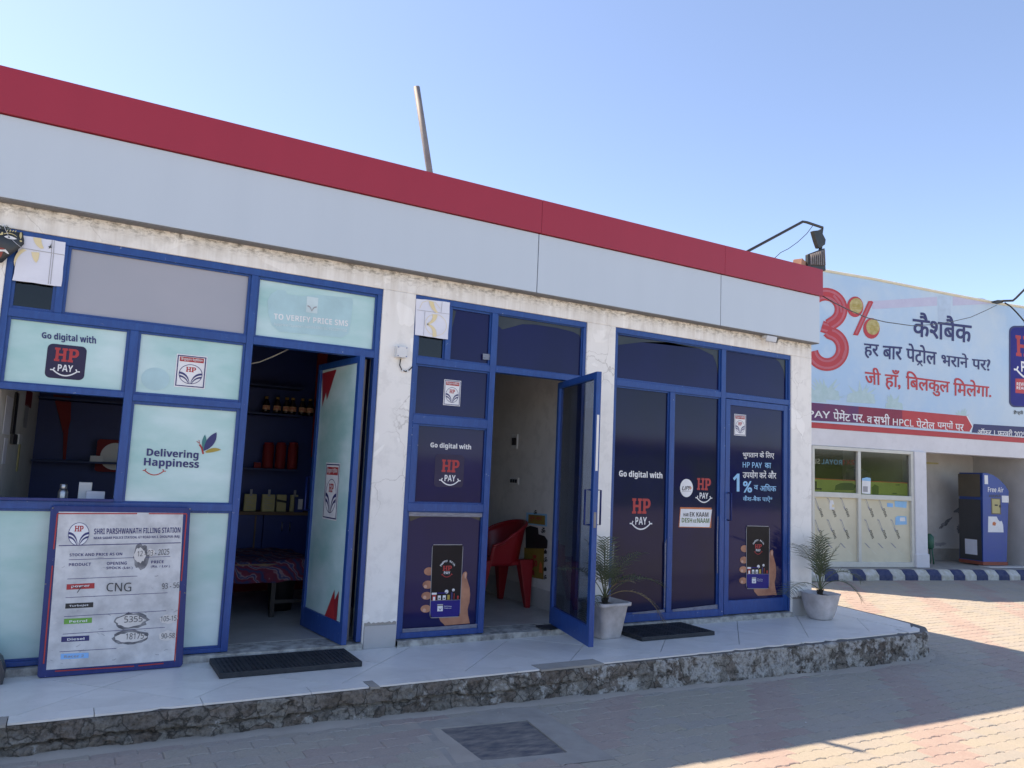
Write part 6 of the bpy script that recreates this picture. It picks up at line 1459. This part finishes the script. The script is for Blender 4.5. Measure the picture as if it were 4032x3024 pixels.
H('पेटोल', (1035, 825), (1300, 858), (1300, 700), (1035, 665), 'banner_navy'); pr.linepx(O_([(1132, 858), (1153, 836), (1175, 866)]), .028, 'banner_navy', 3)
H('भराने', (1340, 865), (1575, 885), (1575, 762), (1342, 728), 'banner_navy'); H('पर?', (1608, 890), (1768, 910), (1768, 808), (1608, 795), 'banner_navy')
H('जी', (675, 1025), (815, 1032), (812, 888), (675, 868), 'banner_red'); H('हाँ,', (850, 1070), (985, 1075), (990, 905), (850, 890), 'banner_red'); H('िबलकुल', (1035, 1115), (1412, 1135), (1415, 965), (1032, 905), 'banner_red'); H('िमलेगा.', (1445, 1125), (1775, 1138), (1778, 1010), (1445, 965), 'banner_red')
# strap line: purple running to red, with an arrow end
pr.polypx(O_([(-200, 1320), (620, 1362), (620, 1218), (-200, 1150)]), 'banner_purple', 2); pr.polypx(O_([(620, 1362), (1000, 1392), (1000, 1250), (620, 1218)]), 'banner_maroon', 2); pr.polypx(O_([(1000, 1392), (1585, 1438), (1612, 1392), (1568, 1302), (1000, 1250)]), 'banner_red', 2); pr.linepx(O_([(1562, 1300), (1612, 1392), (1588, 1440)]), .025, 'white_print', 3)
W_ = lambda s_, a, b, c, d, **k: H(s_, a, b, c, d, 'white_print', .014, 3.4, **k)
W_(sans('HP PAY', False), (-10, 1300), (370, 1322), (370, 1262), (-10, 1240)); W_('पेमेंट', (398, 1342), (548, 1348), (548, 1262), (398, 1236)); W_('पर.', (565, 1350), (668, 1360), (668, 1290), (565, 1282)); W_('व', (692, 1362), (738, 1366), (738, 1308), (692, 1302)); W_('सभी', (750, 1375), (892, 1382), (892, 1285), (750, 1275))
W_(sans('HPCL', False), (918, 1382), (1098, 1395), (1098, 1335), (918, 1322)); W_('पेटोल', (1122, 1405), (1282, 1415), (1282, 1338), (1122, 1318)); W_('पम्पों', (1305, 1425), (1442, 1432), (1442, 1345), (1305, 1335)); W_('पर', (1462, 1430), (1535, 1436), (1535, 1375), (1462, 1368))
pr.polypx(O_([(1606, 1445), (2800, 1540), (2800, 1440), (1622, 1370)]), 'banner_navy', 2); W_('ऑफर 1 फरवरी 2025', (1655, 1462), (2075, 1490), (2075, 1425), (1655, 1405))
# phone at the right edge of the picture
pr.poly([BN.uv(*zO(*p)) for p in rrect(1930, 515, 2420, 1225, 50)], 'banner_navy', 2); pr.poly([BN.uv(*zO(*p)) for p in rrect(1945, 530, 2405, 1212, 44)], 'screen_blue', 3); a = BN.uv(*zO(1990, 745)); b = BN.uv(*zO(2200, 655)); pr.hppay((a[0]+b[0])/2, (a[1]+b[1])/2, (b[0]-a[0]), l=4); pr.polypx(O_([(1985, 1100), (2300, 1125), (2300, 985), (1985, 975)]), 'banner_red', 4); H('हैप्पी को', (1970, 1290), (2110, 1300), (2110, 1258), (1970, 1250), 'black_print')
H(sans('REWARD'), (1995, 1035), (2120, 1040), (2120, 1012), (1995, 1008), 'white_print', 0, 5); H(sans('REAL'), (1995, 1068), (2070, 1072), (2070, 1048), (1995, 1042), 'white_print', 0, 5)
pr.build('printed_lettering', ban)
# bracket, cables
LP = splane(.05)
t = thing('sign_lamp', 'thin black lamp arm reaching over the top of the banner at the right edge', 'lamp', tuple(LP.at(*LP.uv(*zP(1560, 160)))))
MB().tube([LP.at(*LP.uv(*zP(*p))) for p in ((1640, 165), (1840, 160), (1900, 110), (2048, -40), (2300, -330))], .022, 'black_metal', 8).build('arm', t)
m_ = MB(); m_.prism([LP.at(*LP.uv(*zP(*p))) for p in ((1520, 160), (1560, 145), (1640, 150), (1680, 180), (1640, 205), (1560, 185))], DN*.12, 'lamp_black'); m_.build('lamp_head', t, .005)
e0 = Vector((7.02, -.10, 0)); e1 = LP.at(*LP.uv(*zP(1560, 180))); nrm = Vector((-(e1-e0).y, (e1-e0).x, 0)).normalized()
def on_v(px, py):
    d = ray(px, py); t_ = (e0-CAM).dot(nrm)/d.dot(nrm); return CAM+d*t_
cab = [on_v(*zJ(*p)) for p in ((655, 710), (750, 765), (850, 815), (1000, 880), (1150, 915), (1350, 943), (1500, 935), (1650, 913), (1800, 878), (1920, 825), (2000, 785))]
tag(MB().tube(cab, .006, 'black_cable', 6).build('cable'), 'thin cable sagging from the shop roof corner across the banner', 'cable')
cab = [LP.at(*LP.uv(*zP(*p))) for p in ((1690, 200), (1800, 270), (1900, 370), (1980, 460), (2048, 540), (2200, 900))]; tag(MB().tube(cab, .014, 'black_cable', 6).build('cable'), 'black cable dropping over the right of the banner from the lamp arm', 'cable')

# ================================================================ ACROSS THE FORECOURT, behind the camera (seen only mirrored in the glass)
opp = thing('roadside_house', 'low green roadside house with an arched doorway mirrored in the shop glass', 'house', (35, -29, GZ2))
MB().box(26, 34.2, -32, -28.8, GZ2, 3.3, 'opp_green').build('wall', opp)
MB().box(36.4, 46, -32, -28.8, GZ2, 3.3, 'opp_green').build('wall', opp)
m_ = MB(); P = [(34.2, GZ2), (34.2, 1.4)]+[(35.3-1.1*math.cos(math.pi*i/12), 1.4+1.1*math.sin(math.pi*i/12)) for i in range(1, 12)]+[(36.4, 1.4), (36.4, GZ2), (36.41, GZ2), (36.41, 3.3), (34.19, 3.3), (34.19, GZ2)]
vs = [(34.2, 1.4)]+[(35.3-1.1*math.cos(math.pi*i/12), 1.4+1.1*math.sin(math.pi*i/12)) for i in range(1, 12)]+[(36.4, 1.4), (36.4, 3.3), (34.2, 3.3)]
m_.prism([(x, -28.8, z) for x, z in vs], (0, -3.2, 0), 'opp_green'); m_.build('arch_wall', opp)
MB().box(25.5, 46.5, -32.4, -28.4, 3.301, 3.6, 'opp_wall').build('roof', opp)
MB().box(34.2, 36.4, -31.9, -31.7, GZ2, 3.3, 'room_dark').build('door', opp)
for x in (30.5, 39.5): MB().box(x, x+1.4, -28.79, -28.75, .9, 2.2, 'room_dark').build('window', opp)
bw = thing('boundary_wall', 'grey boundary wall across the forecourt mirrored in the dark glass', 'wall', (5, -27, GZ2))
for i in range(12): MB().box(-20+i*3.7, -20+i*3.7+3.69, -27.2, -27, GZ2, 1.9+.05*(i % 3), 'opp_wall').build('wall_bay', bw)
